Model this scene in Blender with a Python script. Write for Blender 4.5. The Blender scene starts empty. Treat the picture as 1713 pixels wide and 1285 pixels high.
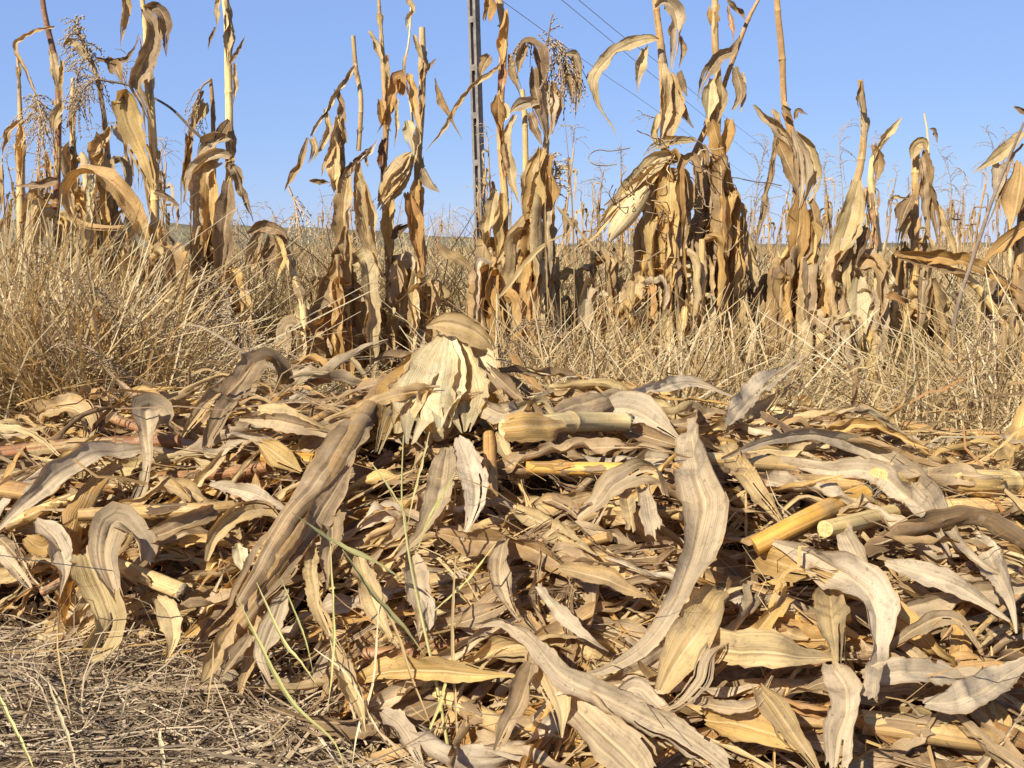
import bpy, math, random
import numpy as np
from mathutils import Vector

# ------------------------------------------------------------------ camera, sky, sun, exposure
scene = bpy.context.scene
COL = scene.collection
RNG = np.random.default_rng(11)
R = math.radians
W0, H0, FPX, CAMH = 1713.0, 1285.0, 1665.0, 0.70
PITCH = math.atan((642.5 - 408.0) / FPX)
cam_data = bpy.data.cameras.new("camera")
cam_data.sensor_width = 36.0
cam_data.lens = 36.0 * FPX / W0
cam_data.clip_start = 0.05
cam_data.clip_end = 6000
cam = bpy.data.objects.new("camera", cam_data)
COL.objects.link(cam)
cam.location = (0, 0, CAMH)
cam.rotation_euler = (R(90) - PITCH, 0, 0)
scene.camera = cam

SUN_TO = np.array([-0.50, -0.72, 0.64]); SUN_TO /= np.linalg.norm(SUN_TO)
SUN_EL = math.asin(SUN_TO[2]); SUN_AZ = math.atan2(SUN_TO[0], SUN_TO[1])
world = bpy.data.worlds.new("World"); scene.world = world
world.use_nodes = True
wn = world.node_tree
bg = wn.nodes["Background"]
sky = wn.nodes.new("ShaderNodeTexSky")
sky.sky_type = 'NISHITA'; sky.sun_disc = False
sky.sun_elevation = SUN_EL; sky.sun_rotation = SUN_AZ
sky.altitude = 0; sky.air_density = 1.0; sky.dust_density = 0.1; sky.ozone_density = 3.0
skm = wn.nodes.new("ShaderNodeMix"); skm.data_type = 'RGBA'; skm.inputs[0].default_value = .7
stc = wn.nodes.new("ShaderNodeTexCoord"); ssx = wn.nodes.new("ShaderNodeSeparateXYZ"); wn.links.new(stc.outputs['Generated'], ssx.inputs[0])
smr = wn.nodes.new("ShaderNodeMapRange"); smr.inputs[1].default_value = .22; smr.inputs[2].default_value = .55; smr.inputs[3].default_value = .72; smr.inputs[4].default_value = .0
wn.links.new(ssx.outputs[2], smr.inputs[0]); wn.links.new(smr.outputs[0], skm.inputs[0])   # pale band low down, deep blue overhead
wn.links.new(sky.outputs[0], skm.inputs[6]); skm.inputs[7].default_value = (1.85, 2.95, 6.1, 1)
wn.links.new(skm.outputs[2], bg.inputs[0]); bg.inputs[1].default_value = 0.078
sl = bpy.data.lights.new("sun", 'SUN'); sl.energy = 4.7; sl.angle = R(0.5); sl.color = (1.0, 0.90, 0.74)
so = bpy.data.objects.new("sun", sl); COL.objects.link(so)
so.rotation_euler = Vector((-SUN_TO).tolist()).to_track_quat('-Z', 'Y').to_euler()
so.location = (-5, -5, 8)
scene.view_settings.view_transform = 'Standard'; scene.view_settings.look = 'None'
scene.view_settings.gamma = 1.0; scene.view_settings.exposure = 0.92
scene.cycles.max_bounces = 6; scene.cycles.transmission_bounces = 3; scene.cycles.diffuse_bounces = 4

CAM = np.array([0, 0, CAMH])
FWD = np.array([0, math.cos(PITCH), -math.sin(PITCH)]); UP = np.array([0, math.sin(PITCH), math.cos(PITCH)])
def ray(px, py):
    return FWD + np.array([1, 0, 0]) * (px - W0 / 2) / FPX + UP * (H0 / 2 - py) / FPX
def at(px, py, Y):
    r = ray(px, py); return CAM + r * (Y / r[1])
def proj(P):
    d = np.asarray(P) - CAM; z = d @ FWD
    return W0 / 2 + FPX * d[..., 0] / z, H0 / 2 - FPX * (d @ UP) / z, z
def ground_at(px, Y):
    return np.array([(px - W0 / 2) / FPX * (Y * math.cos(PITCH) + CAMH * math.sin(PITCH)), Y, 0.0])

# ------------------------------------------------------------------ tagging helpers
def tag(o, label=None, cat=None, group=None, kind=None):
    if label: o['label'] = label
    if cat: o['category'] = cat
    if group: o['group'] = group
    if kind: o['kind'] = kind
    return o
def empty(name, loc, label, cat, group=None):
    o = bpy.data.objects.new(name, None); COL.objects.link(o)
    o.location = [float(v) for v in loc]; o.empty_display_size = 0.1
    return tag(o, label, cat, group)

class MB:
    """collects grids, tubes and loose faces, links them as one mesh object"""
    def __init__(s): s.v = []; s.f = []; s.uv = []; s.r = []; s.n = 0; s.m = []
    def add(s, v, f, uv, r, mi=0):
        v = np.asarray(v, float).reshape(-1, 3); f = np.asarray(f, int)
        if f.shape[1] == 3: f = np.concatenate([f, -np.ones((len(f), 1), int)], 1)
        s.v.append(v); s.f.append(np.where(f >= 0, f + s.n, -1)); s.uv.append(np.asarray(uv, float).reshape(-1, 2))
        s.r.append(np.broadcast_to(np.asarray(r, float), (len(v),)).copy()); s.n += len(v)
        s.m.append(np.full(len(f), mi, int))
    def build(s, name, mats, parent=None, origin=None, smooth=True):
        V = np.concatenate(s.v); F = np.concatenate(s.f); UV = np.concatenate(s.uv); Rn = np.concatenate(s.r)
        if origin is None:
            origin = np.zeros(3) if parent is None else np.array(root_loc(parent))
        V = V - origin
        me = bpy.data.meshes.new(name)
        tri = F[:, 3] < 0
        cnt = np.where(tri, 3, 4); loops = F.reshape(-1); loops = loops[loops >= 0]
        me.vertices.add(len(V)); me.vertices.foreach_set('co', V.astype(np.float32).ravel())
        me.loops.add(len(loops)); me.loops.foreach_set('vertex_index', loops.astype(np.int32))
        me.polygons.add(len(F))
        st = np.concatenate([[0], np.cumsum(cnt)[:-1]])
        me.polygons.foreach_set('loop_start', st.astype(np.int32))
        me.polygons.foreach_set('loop_total', cnt.astype(np.int32))
        me.polygons.foreach_set('use_smooth', np.full(len(F), smooth))
        me.polygons.foreach_set('material_index', np.concatenate(s.m).astype(np.int32))
        ul = me.uv_layers.new(name='UVMap'); ul.data.foreach_set('uv', UV[loops].astype(np.float32).ravel())
        at_ = me.attributes.new('rnd', 'FLOAT', 'POINT'); at_.data.foreach_set('value', Rn.astype(np.float32))
        me.update(calc_edges=True)
        for m in (mats if isinstance(mats, (list, tuple)) else [mats]): me.materials.append(m)
        o = bpy.data.objects.new(name, me); COL.objects.link(o)
        if parent is not None: o.parent = parent
        else: o.location = [float(v) for v in origin]
        return o
def root_loc(o):
    l = Vector(o.location)
    while o.parent is not None: o = o.parent; l = l + Vector(o.location)
    return l

# ------------------------------------------------------------------ curve and surface builders
def resample(P, n, closed=False):
    """Catmull-Rom through rows of P (k,d), n samples spread by chord length of the first three columns"""
    P = np.asarray(P, float)
    if len(P) == 2: P = np.stack([P[0], (P[0] + P[1]) / 2, P[1]])
    ch = np.concatenate([[0], np.cumsum(np.linalg.norm(np.diff(P[:, :3], axis=0), axis=1) + 1e-6)])
    t = np.linspace(0, ch[-1], n); i = np.clip(np.searchsorted(ch, t, 'right') - 1, 0, len(P) - 2)
    u = ((t - ch[i]) / (ch[i + 1] - ch[i]))[:, None]
    Q = np.concatenate([[2 * P[0] - P[1]], P, [2 * P[-1] - P[-2]]])
    a, b, c, d = Q[i], Q[i + 1], Q[i + 2], Q[i + 3]
    return .5 * (2 * b + (c - a) * u + (2 * a - 5 * b + 4 * c - d) * u * u + (3 * b - a - 3 * c + d) * u ** 3)
def unit(v): return v / np.maximum(np.linalg.norm(v, axis=-1, keepdims=True), 1e-9)
UCOL = np.array([-1, -.93, -.82, -.7, -.58, -.46, -.34, -.22, -.1, 0, .1, .22, .34, .46, .58, .7, .82, .93, 1.0])
UCOL_S = np.array([-1, -.7, -.4, -.1, 0, .1, .4, .7, 1.0])

def ribbon(mb, P, Wd, roll=0, nref=(0, -1, .4), rows=None, curl=.35, fold=.12, wave=.1, crump=.05, rnd=.5,
           base=.45, tip=1.0, small=False, rng=RNG, rag=.075, mi=0, tw=16., jag=.35, split=1.0):
    """dry leaf blade: centre line P, widths Wd, roll in degrees, edges curled, folded on the midrib, rippled and crumpled.
    base / tip < 1: the width there as a share of the traced width (0 = pointed); jag: how torn the ends are"""
    P = np.asarray(P, float); k = len(P)
    Wd = np.broadcast_to(np.asarray(Wd, float), (k,)); roll = np.broadcast_to(np.asarray(roll, float), (k,))
    L = np.linalg.norm(np.diff(P, axis=0), axis=1).sum(); wm = max(Wd.max(), 1e-4)
    if rows is None: rows = int(np.clip(L / wm * 6, 12, 60)) if not small else int(np.clip(L / wm * 3.5, 7, 22))
    Q = resample(np.concatenate([P, Wd[:, None], roll[:, None]], 1), rows)
    C, w, rl = Q[:, :3], np.maximum(Q[:, 3], 1e-4), np.radians(Q[:, 4])
    s = np.linspace(0, 1, rows); sl_ = s * L / wm
    ph = rng.uniform(0, 6.28, 16); fr = rng.uniform(.5, 1.5, 10)
    nv = rng.uniform(-1, 1, (4, 97))
    def n1(i, x): return np.interp(np.mod(x, 96), np.arange(97), nv[i])
    rl = rl + math.radians(tw) * (np.sin(2 * np.pi * fr[6] * .16 * sl_ + ph[8]) + .5 * np.sin(2 * np.pi * fr[7] * .45 * sl_ + ph[9]))
    T = unit(np.gradient(C, axis=0))
    nr = np.broadcast_to(np.asarray(nref, float), (k, 3))
    N = resample(np.concatenate([P, nr], 1), rows)[:, 3:]
    N = N - T * (N * T).sum(1, keepdims=True)
    bad = np.linalg.norm(N, axis=1) < 1e-3
    N[bad] = np.cross(T[bad], [1, 0, .3]); N = unit(N)
    B = np.cross(T, N)
    ca, sa = np.cos(rl)[:, None], np.sin(rl)[:, None]
    N, B = N * ca + B * sa, B * ca - N * sa
    end = np.minimum(1, base + (1 - base) * np.clip(s / .22, 0, 1) ** .8) * np.minimum(1, tip + (1 - tip) * np.clip((1 - s) / .45, 0, 1) ** .9)
    w = w * end
    U = UCOL_S if small else UCOL
    u = U[None, :]; au = np.abs(u)
    side = np.where(u < 0, 0., 1.)
    S = sl_[:, None]
    rip = .9 * n1(0, S * 1.5 + side * 31 + 3) + .3 * n1(1, S * 4.3 + side * 17) + .45 * np.sin(2 * np.pi * fr[0] * .8 * S + ph[0] + side * ph[1] * 2) * .7 + np.sin(2 * np.pi * fr[1] * 1.9 * S + ph[2] + side * ph[3]) * .45 + .25 * np.sin(2 * np.pi * fr[8] * 4.1 * S + ph[10] + side * 3)
    cu = curl * (1 + .5 * np.sin(2 * np.pi * fr[2] * .3 * sl_ + ph[4]) + .7 * n1(3, sl_ * .8 + 61))[:, None]
    th = cu * u + np.sign(u) * np.clip(au - .6, 0, 1) * 3.2 * np.where(side > 0, fr[3] - .6, fr[4] - .6) * (.5 + .5 * np.sin(.9 * S + ph[11] + 2 * side))
    th = np.clip(th, -2.6, 2.6); mid = len(U) // 2; du = np.diff(U)
    def integ(f):
        c = np.concatenate([np.zeros((rows, 1)), np.cumsum((f[:, 1:] + f[:, :-1]) * .5 * du, 1)], 1); return c - c[:, mid:mid + 1]
    wid = 1 + rag * (np.sin(2 * np.pi * fr[3] * .55 * S + side * 2.1 + ph[5]) + .5 * np.sin(2 * np.pi * fr[9] * 1.7 * S + side * 4 + ph[12])) * (au > .05)
    hw = (w / 2)[:, None] * wid
    bx = integ(np.cos(th)) * hw
    fL, fR = fold * (fr[5] + .2), fold * (1.8 - fr[5])
    nx = integ(np.sin(th)) * hw + hw * np.where(u < 0, fL, fR) * au + hw * wave * au ** 1.6 * rip
    nx = nx - hw * .13 * np.exp(-(u / .13) ** 2) + hw * .03 * np.sin(u * 19 + ph[13]) * np.clip(1.2 - au, 0, 1)
    cr = crump * wm * (1.1 * n1(2, S * 1.3 + 9 + u * .8 * (fr[5] - 1)) + .7 * n1(3, S * 2.6 + u * 1.4 * (fr[6] - .9) + 20) + .55 * n1(1, S * 1.9 - u * 2.2 + 50) * au)
    nx = nx + cr * np.clip(w / wm, 0, 1)[:, None]
    V = C[:, None, :] + B[:, None, :] * bx[..., None] + N[:, None, :] * nx[..., None]
    nc = len(U)
    if jag:
        jit = np.interp(np.arange(nc), np.linspace(0, nc - 1, 7), rng.uniform(-1, .2, 7)) + rng.normal(0, .2, nc)
        k0 = np.clip((s - 1) * L / wm / .5 + 1, 0, 1)[:, None]; k1 = np.clip(1 - s * L / wm / .5, 0, 1)[:, None]
        V = V + T[:, None, :] * (jag * (w[:, None] * (k0 * jit[None] - k1 * jit[None, ::-1])))[..., None]
    fray = rng.normal(0, .05, (2, rows)) * (w / 2)
    V[:, 0] -= B * fray[0][:, None]; V[:, -1] += B * fray[1][:, None]
    idx = np.arange(rows * nc).reshape(rows, nc)
    F = np.stack([idx[:-1, :-1], idx[:-1, 1:], idx[1:, 1:], idx[1:, :-1]], -1)
    keepf = np.ones((rows - 1, nc - 1), bool)
    for _ in range(rng.poisson((.5 if small else 1.3) * split)):
        c = int(rng.integers(1, nc - 2)); r0 = int(rows * (1 - rng.uniform(.1, .5))); out = np.arange(nc) > c if c >= nc // 2 else np.arange(nc) <= c
        e = (np.clip((np.arange(rows) - r0) / max(rows - r0, 1), 0, 1) ** 1.5)[:, None] * out[None]
        V += (N[:, None] * rng.normal(0, .32) + B[:, None] * .16 * (1 if c >= nc // 2 else -1)) * (e * w[:, None])[..., None]
        keepf[r0:, c] = False
    if not small and rng.random() < .5 * split:      # a bite torn out of one edge
        r0 = int(rng.integers(rows // 4, rows - 3)); dd = int(rng.integers(1, 4)); sl2 = slice(r0, r0 + int(rng.integers(1, 4)))
        if rng.random() < .5: keepf[sl2, :dd] = False
        else: keepf[sl2, -dd:] = False
    F = F[keepf]
    uv = np.stack(np.broadcast_arrays(u * .5 + .5, S * wm + rnd * 7), -1)
    mb.add(V.reshape(-1, 3), F, uv.reshape(-1, 2), rnd, mi)

def tube(mb, P, rad, sides=12, rows=None, rnd=.5, cap0=True, cap1=True, nodes=(), mi=0, mi_cap=None, flat=1.0):
    """stem: centre line, radii; nodes = arc positions (0..1) of swollen rings"""
    P = np.asarray(P, float); k = len(P); rad = np.broadcast_to(np.asarray(rad, float), (k,))
    L = np.linalg.norm(np.diff(P, axis=0), axis=1).sum(); rm = rad.max()
    if rows is None: rows = int(np.clip(L / (rm * 3), 6, 60))
    Q = resample(np.concatenate([P, rad[:, None]], 1), rows)
    s = np.linspace(0, 1, rows)
    if len(nodes):
        ex = []
        for nd in nodes:
            d = rm / L; ex += [nd - 1.3 * d, nd - .35 * d, nd - .12 * d, nd, nd + .12 * d, nd + .35 * d, nd + 1.3 * d]
        s2 = np.unique(np.clip(np.concatenate([s, ex]), 0, 1))
        Q = np.stack([np.interp(s2, s, Q[:, j]) for j in range(4)], 1); s = s2
    C, r = Q[:, :3], Q[:, 3].copy()
    for nd in nodes:
        d = rm / L
        r = r * (1 + .15 * np.exp(-((s - nd) / (.22 * d)) ** 2) - .05 * np.exp(-((s - nd - .6 * d) / (.25 * d)) ** 2))
    n = len(C)
    T = unit(np.gradient(C, axis=0))
    ref = np.array([0, 0, 1.]) if abs(T[:, 2]).mean() < .8 else np.array([0, -1., 0])
    A = unit(np.cross(T, ref)); Bn = np.cross(A, T)
    a = np.linspace(0, 2 * np.pi, sides + 1)
    ir = 1 + .03 * np.sin(3 * a + 1) if sides > 6 else np.ones(sides + 1)
    V = C[:, None] + (A[:, None] * np.cos(a)[None, :, None] + Bn[:, None] * np.sin(a)[None, :, None] * flat) * (r[:, None] * ir[None])[..., None]
    idx = np.arange(n * (sides + 1)).reshape(n, sides + 1)
    F = np.stack([idx[:-1, :-1], idx[:-1, 1:], idx[1:, 1:], idx[1:, :-1]], -1).reshape(-1, 4)
    uv = np.stack(np.broadcast_arrays((a / (2 * np.pi))[None], (s * L)[:, None] + rnd * 7), -1)
    mb.add(V.reshape(-1, 3), F, uv.reshape(-1, 2), rnd, mi)
    for flag, row, sg in ((cap0, 0, -1), (cap1, n - 1, 1)):
        if flag:
            ring = V[row, :-1]; c = C[row] + T[row] * r[row] * .08 * sg
            vv = np.concatenate([ring, [c]])
            f = [[i, (i + 1) % sides, sides] for i in range(sides)]
            uvc = np.stack([np.cos(a[:-1]) * .5 + .5, np.sin(a[:-1]) * .5 + .5], 1)
            mb.add(vv, f, np.concatenate([uvc, [[.5, .5]]]), rnd, mi if mi_cap is None else mi_cap)

def clasp(mb, A, r, g, wf=1.4, curl=1.3, jag=.7):
    """old leaf sheath lying round a stalk: axis points A, radii r"""
    A = np.asarray(A, float); T = unit(np.gradient(A, axis=0)); n = CAM - A; n = unit(n - T * (n * T).sum(1, keepdims=True)); b = np.cross(T, n)
    a = g.normal(0, .7); n = n * math.cos(a) + b * math.sin(a)
    ribbon(mb, A + n * (r * 1.12)[:, None], r * 2 * wf, 0, n, None, -curl, 0, .05, .03, g.random(), 1, .45, rng=g, jag=jag, tw=4, split=1.3)

def strips(mb, base, d0, length, bend, width, seg=5, rnd=None, rng=RNG, kink=0.0, tipw=.15):
    """many grass blades at once: base (n,3), start directions d0 (n,3), length, bend (n,3) added along the blade"""
    n = len(base); t = np.linspace(0, 1, seg + 1)[None, :, None]
    d0 = unit(d0)
    C = base[:, None] + d0[:, None] * (length[:, None, None] * t) + bend[:, None] * (length[:, None, None] * t ** 2)
    if kink: C = C + rng.normal(0, kink, C.shape) * length[:, None, None] * t
    side = unit(np.cross(d0, rng.normal(0, 1, (n, 3))))
    wt = (np.clip(1.1 - t, 0, 1) ** .6 * (1 - tipw) + tipw)
    off = side[:, None] * (width[:, None, None] * .5 * wt)
    V = np.stack([C - off, C + off], 2).reshape(-1, 3)
    idx = np.arange(n * (seg + 1) * 2).reshape(n, seg + 1, 2)
    F = np.stack([idx[:, :-1, 0], idx[:, :-1, 1], idx[:, 1:, 1], idx[:, 1:, 0]], -1).reshape(-1, 4)
    if rnd is None: rnd = rng.uniform(0, 1, n)
    r = np.repeat(rnd, (seg + 1) * 2)
    tt = np.broadcast_to(t[..., 0][:, :, None] * length[:, None, None], (n, seg + 1, 2))
    uv = np.stack([np.broadcast_to(np.array([0., 1.]), tt.shape), tt], -1)
    mb.add(V, F, uv.reshape(-1, 2), r)

OCT = np.array([[1, 0, 0], [0, 1, 0], [-1, 0, 0], [0, -1, 0], [0, 0, 1], [0, 0, -1]], float)
OCTF = np.array([[0, 1, 4], [1, 2, 4], [2, 3, 4], [3, 0, 4], [1, 0, 5], [2, 1, 5], [3, 2, 5], [0, 3, 5]])
def grains(mb, pts, dirs, ln, wd, rnd):
    n = len(pts); d = unit(dirs); a = unit(np.cross(d, RNG.normal(0, 1, (n, 3)))); b = np.cross(d, a)
    V = pts[:, None] + a[:, None] * OCT[None, :, :1] * wd + b[:, None] * OCT[None, :, 1:2] * wd + d[:, None] * OCT[None, :, 2:] * ln
    F = (OCTF[None] + (np.arange(n) * 6)[:, None, None]).reshape(-1, 3)
    mb.add(V.reshape(-1, 3), F, np.zeros((n * 6, 2)) + .5, np.repeat(rnd, 6) if np.ndim(rnd) else rnd)
def panicle(mb, axis, n, blen, droop=.5, grain=.004, rnd=.5, spread=.8, rng=RNG, start=.15, thick=.0012, gstep=.008):
    """seed head: a main axis with n side branches, each strung with grains"""
    A = resample(axis, 14); tube(mb, A, np.linspace(thick * 2.2, thick, 14), 4, 14, rnd, False, False)
    T = unit(np.gradient(A, axis=0))
    for i in range(n):
        s = start + (1 - start) * i / max(n - 1, 1); j = s * 13; a = int(min(j, 12)); f = j - a
        p = A[a] * (1 - f) + A[a + 1] * f; t = T[a]
        o = unit(rng.normal(0, 1, 3) * spread + t * .9); l = blen * (1.1 - .5 * s) * rng.uniform(.6, 1.1)
        q = np.linspace(0, 1, 6)[:, None]
        br = p + o * l * q + np.array([0, 0, -1]) * droop * l * q ** 2 + rng.normal(0, .02, (6, 3)) * l * q
        tube(mb, br, np.linspace(thick, thick * .6, 6), 3, 6, rnd, False, False)
        m = max(3, int(l / gstep)); g = resample(br, m + 2)[1:]; td = unit(np.gradient(g, axis=0))
        g = g + rng.normal(0, grain * .6, g.shape)
        grains(mb, g, td + rng.normal(0, .35, g.shape), grain * rng.uniform(.8, 1.3), grain * .42, np.clip(rnd + rng.normal(0, .15, len(g)), 0, 1))

# ------------------------------------------------------------------ materials
def nt(name):
    m = bpy.data.materials.new(name); m.use_nodes = True
    return m, m.node_tree.nodes, m.node_tree.links, m.node_tree.nodes["Principled BSDF"]
def ramp(nodes, stops, interp='LINEAR'):
    r = nodes.new("ShaderNodeValToRGB"); cr = r.color_ramp; cr.interpolation = interp
    while len(cr.elements) < len(stops): cr.elements.new(.5)
    for e, (p, c) in zip(cr.elements, stops):
        e.position = p; e.color = (c, c, c, 1) if np.isscalar(c) else (*c, 1)
    return r
def mixc(nodes, links, fac, a, b, mode='MIX'):
    n = nodes.new("ShaderNodeMix"); n.data_type = 'RGBA'; n.blend_type = mode
    for i, v in ((0, fac), (6, a), (7, b)):
        if hasattr(v, 'default_value') or isinstance(v, bpy.types.NodeSocket): links.new(v, n.inputs[i])
        else: n.inputs[i].default_value = v if i == 0 else (*v, 1)
    return n.outputs[2]
def math_n(nodes, links, op, a, b=0.0):
    n = nodes.new("ShaderNodeMath"); n.operation = op
    for i, v in enumerate((a, b)):
        if isinstance(v, bpy.types.NodeSocket): links.new(v, n.inputs[i])
        else: n.inputs[i].default_value = v
    return n.outputs[0]
def leaf_mat(name, cols, streak=(.88, 1.06), blotch=(.30, .24, .175), blotch_amt=.6, transl=.33, across=16., rough=.66, vary=.14, edge=(.42, .27, .12), spec=.25, bump=.35, specks=.5):
    m, N, Lk, p = nt(name)
    rn = N.new("ShaderNodeAttribute"); rn.attribute_name = 'rnd'
    n = len(cols); base = ramp(N, [(i / max(n - 1, 1), c) for i, c in enumerate(cols)]); Lk.new(rn.outputs['Fac'], base.inputs[0])
    uv = N.new("ShaderNodeUVMap"); uv.uv_map = 'UVMap'
    def noise(sc, detail=3, scale=1.0, rg=.6):
        mp = N.new("ShaderNodeMapping"); mp.inputs['Scale'].default_value = sc; Lk.new(uv.outputs[0], mp.inputs[0])
        z = N.new("ShaderNodeTexNoise"); z.inputs['Scale'].default_value = scale; z.inputs['Detail'].default_value = detail; z.inputs['Roughness'].default_value = rg
        Lk.new(mp.outputs[0], z.inputs[0]); return z.outputs[0]
    st = noise((across * 1.9, .7, 1), 3)
    sr = ramp(N, [(.3, streak[0]), (.5, 1.0), (.7, streak[1])]); Lk.new(st, sr.inputs[0])
    c = mixc(N, Lk, 1.0, base.outputs[0], sr.outputs[0], 'MULTIPLY')
    if across > 6:
        fs = noise((across * 3.0, 1.6, 1), 3, 1.0, .7); fsr = ramp(N, [(.33, .60), (.5, 1.0), (.68, 1.14)]); Lk.new(fs, fsr.inputs[0])
        c = mixc(N, Lk, 1.0, c, fsr.outputs[0], 'MULTIPLY')
    bl = noise((2.2, 9, 1), 4, 1.0, .65); br = ramp(N, [(.46, 0.), (.68, blotch_amt)]); Lk.new(bl, br.inputs[0])
    c = mixc(N, Lk, br.outputs[0], c, blotch)
    tco = N.new("ShaderNodeTexCoord"); mz = N.new("ShaderNodeTexNoise"); mz.inputs['Scale'].default_value = 55; mz.inputs['Detail'].default_value = 5; mz.inputs['Roughness'].default_value = .7; Lk.new(tco.outputs['Object'], mz.inputs[0])
    mzr = ramp(N, [(.52, 0.), (.66, blotch_amt * .7)]); Lk.new(mz.outputs[0], mzr.inputs[0]); c = mixc(N, Lk, mzr.outputs[0], c, tuple(q * .62 for q in blotch))
    mzp = ramp(N, [(.34, blotch_amt * .6), (.46, 0.)]); Lk.new(mz.outputs[0], mzp.inputs[0]); c = mixc(N, Lk, mzp.outputs[0], c, (.56, .46, .33))
    gl = noise((1.3, 5, 1), 2); gr = ramp(N, [(.35, .74), (.65, 1.16)]); Lk.new(gl, gr.inputs[0])
    c = mixc(N, Lk, 1.0, c, gr.outputs[0], 'MULTIPLY')
    if specks:
        sk = noise((9, 130, 1), 2, 1.0, .5); skr = ramp(N, [(.62, 0.), (.72, specks)]); Lk.new(sk, skr.inputs[0])
        c = mixc(N, Lk, skr.outputs[0], c, (.16, .10, .055))
    sx = N.new("ShaderNodeSeparateXYZ"); Lk.new(uv.outputs[0], sx.inputs[0])
    d = math_n(N, Lk, 'ABSOLUTE', math_n(N, Lk, 'SUBTRACT', sx.outputs[0], .5))
    er = ramp(N, [(.44, 0.), (.5, .6)]); Lk.new(d, er.inputs[0]); c = mixc(N, Lk, er.outputs[0], c, edge)
    mr = ramp(N, [(.014, .5), (.04, 0.)]); Lk.new(d, mr.inputs[0]); c = mixc(N, Lk, mr.outputs[0], c, (.62, .50, .30))
    oi = N.new("ShaderNodeObjectInfo"); hv = N.new("ShaderNodeHueSaturation")
    vr = N.new("ShaderNodeMapRange"); vr.inputs[3].default_value = 1 - vary; vr.inputs[4].default_value = 1 + vary; Lk.new(oi.outputs['Random'], vr.inputs[0])
    Lk.new(vr.outputs[0], hv.inputs['Value']); Lk.new(c, hv.inputs['Color']); c = hv.outputs[0]
    Lk.new(c, p.inputs['Base Color']); p.inputs['Roughness'].default_value = rough; p.inputs['Specular IOR Level'].default_value = spec
    fv = noise((across * 3.2, 1.6, 1), 2); bp = N.new("ShaderNodeBump"); bp.inputs['Strength'].default_value = bump; bp.inputs['Distance'].default_value = .006
    hh = math_n(N, Lk, 'ADD', fv, math_n(N, Lk, 'ADD', math_n(N, Lk, 'MULTIPLY', st, .5), math_n(N, Lk, 'MULTIPLY', mz.outputs[0], .5))); Lk.new(hh, bp.inputs['Height']); Lk.new(bp.outputs[0], p.inputs['Normal'])
    if transl:
        tr = N.new("ShaderNodeBsdfTranslucent"); tc = mixc(N, Lk, 1.0, c, (1.0, .72, .38), 'MULTIPLY'); Lk.new(tc, tr.inputs[0])
        mx = N.new("ShaderNodeMixShader"); mx.inputs[0].default_value = transl; Lk.new(p.outputs[0], mx.inputs[1]); Lk.new(tr.outputs[0], mx.inputs[2])
        Lk.new(mx.outputs[0], N["Material Output"].inputs[0])
    return m
M = {}
M['grey'] = leaf_mat('weathered_leaf', [(.26, .165, .08), (.40, .28, .15), (.54, .42, .255), (.68, .57, .41)])
M['tan'] = leaf_mat('tan_leaf', [(.37, .23, .095), (.50, .345, .155), (.60, .445, .21), (.68, .54, .29)])
M['gold'] = leaf_mat('golden_leaf', [(.42, .235, .07), (.55, .34, .11), (.64, .43, .155), (.69, .51, .21)], blotch=(.34, .24, .14), blotch_amt=.4)
M['orange'] = leaf_mat('orange_leaf', [(.36, .18, .065), (.48, .27, .10), (.58, .36, .14), (.64, .44, .20)], blotch=(.28, .17, .09), blotch_amt=.4)
M['cream'] = leaf_mat('cream_husk', [(.58, .44, .21), (.68, .55, .29), (.74, .63, .37), (.78, .70, .46)], blotch=(.52, .36, .14), blotch_amt=.5, streak=(.78, 1.1), edge=(.55, .42, .22), specks=.3)
M['brown'] = leaf_mat('brown_leaf', [(.17, .105, .055), (.25, .16, .085), (.34, .23, .125), (.42, .31, .18)], blotch=(.14, .10, .07))
M['stalk'] = leaf_mat('stalk_skin', [(.26, .145, .055), (.42, .25, .09), (.54, .37, .16), (.62, .48, .25)], blotch=(.26, .15, .07), blotch_amt=.5, transl=0, across=11, rough=.45, edge=(.5, .33, .14), bump=.2)
M['amber'] = leaf_mat('amber_stalk_skin', [(.44, .20, .035), (.54, .28, .05), (.62, .36, .08), (.66, .46, .16)], blotch=(.45, .22, .06), blotch_amt=.4, transl=0, across=9, rough=.4, edge=(.5, .3, .1), bump=.15)
M['pale'] = leaf_mat('pale_stalk_skin', spec=.12, cols=[(.56, .38, .15), (.66, .48, .20), (.73, .56, .27), (.77, .62, .34)], blotch=(.42, .24, .09), blotch_amt=.4, transl=0, across=9, rough=.6, edge=(.55, .42, .2), bump=.15)
M['rust'] = leaf_mat('rusty_stalk_skin', [(.20, .085, .035), (.27, .13, .055), (.34, .18, .08), (.40, .25, .13)], blotch=(.16, .07, .04), transl=0, across=9, rough=.5, edge=(.3, .12, .05), bump=.15)
M['pith'] = leaf_mat('stalk_pith', [(.50, .38, .22), (.62, .50, .32), (.7, .6, .4)], transl=0, across=30, rough=.9, specks=.9, bump=.8)
M['straw'] = leaf_mat('straw', [(.34, .23, .10), (.52, .38, .18), (.62, .48, .25), (.68, .56, .33), (.72, .64, .44)], transl=.3, across=2, specks=0, blotch_amt=.2, bump=0)
M['greystraw'] = leaf_mat('grey_straw', [(.16, .11, .07), (.33, .24, .145), (.50, .385, .25), (.64, .53, .37)], transl=.1, across=2, specks=0, blotch_amt=.2, bump=0)
M['green'] = leaf_mat('green_grass', [(.10, .13, .03), (.17, .19, .05), (.30, .29, .10)], transl=.25, across=2, specks=0, blotch_amt=0, bump=0, edge=(.2, .2, .06))
M['palegreen'] = leaf_mat('pale_green_blade', [(.37, .37, .13), (.47, .44, .18), (.56, .50, .25)], transl=.2, across=6, specks=0, blotch_amt=.25, blotch=(.5, .40, .22), bump=.1, edge=(.5, .44, .24))
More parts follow.
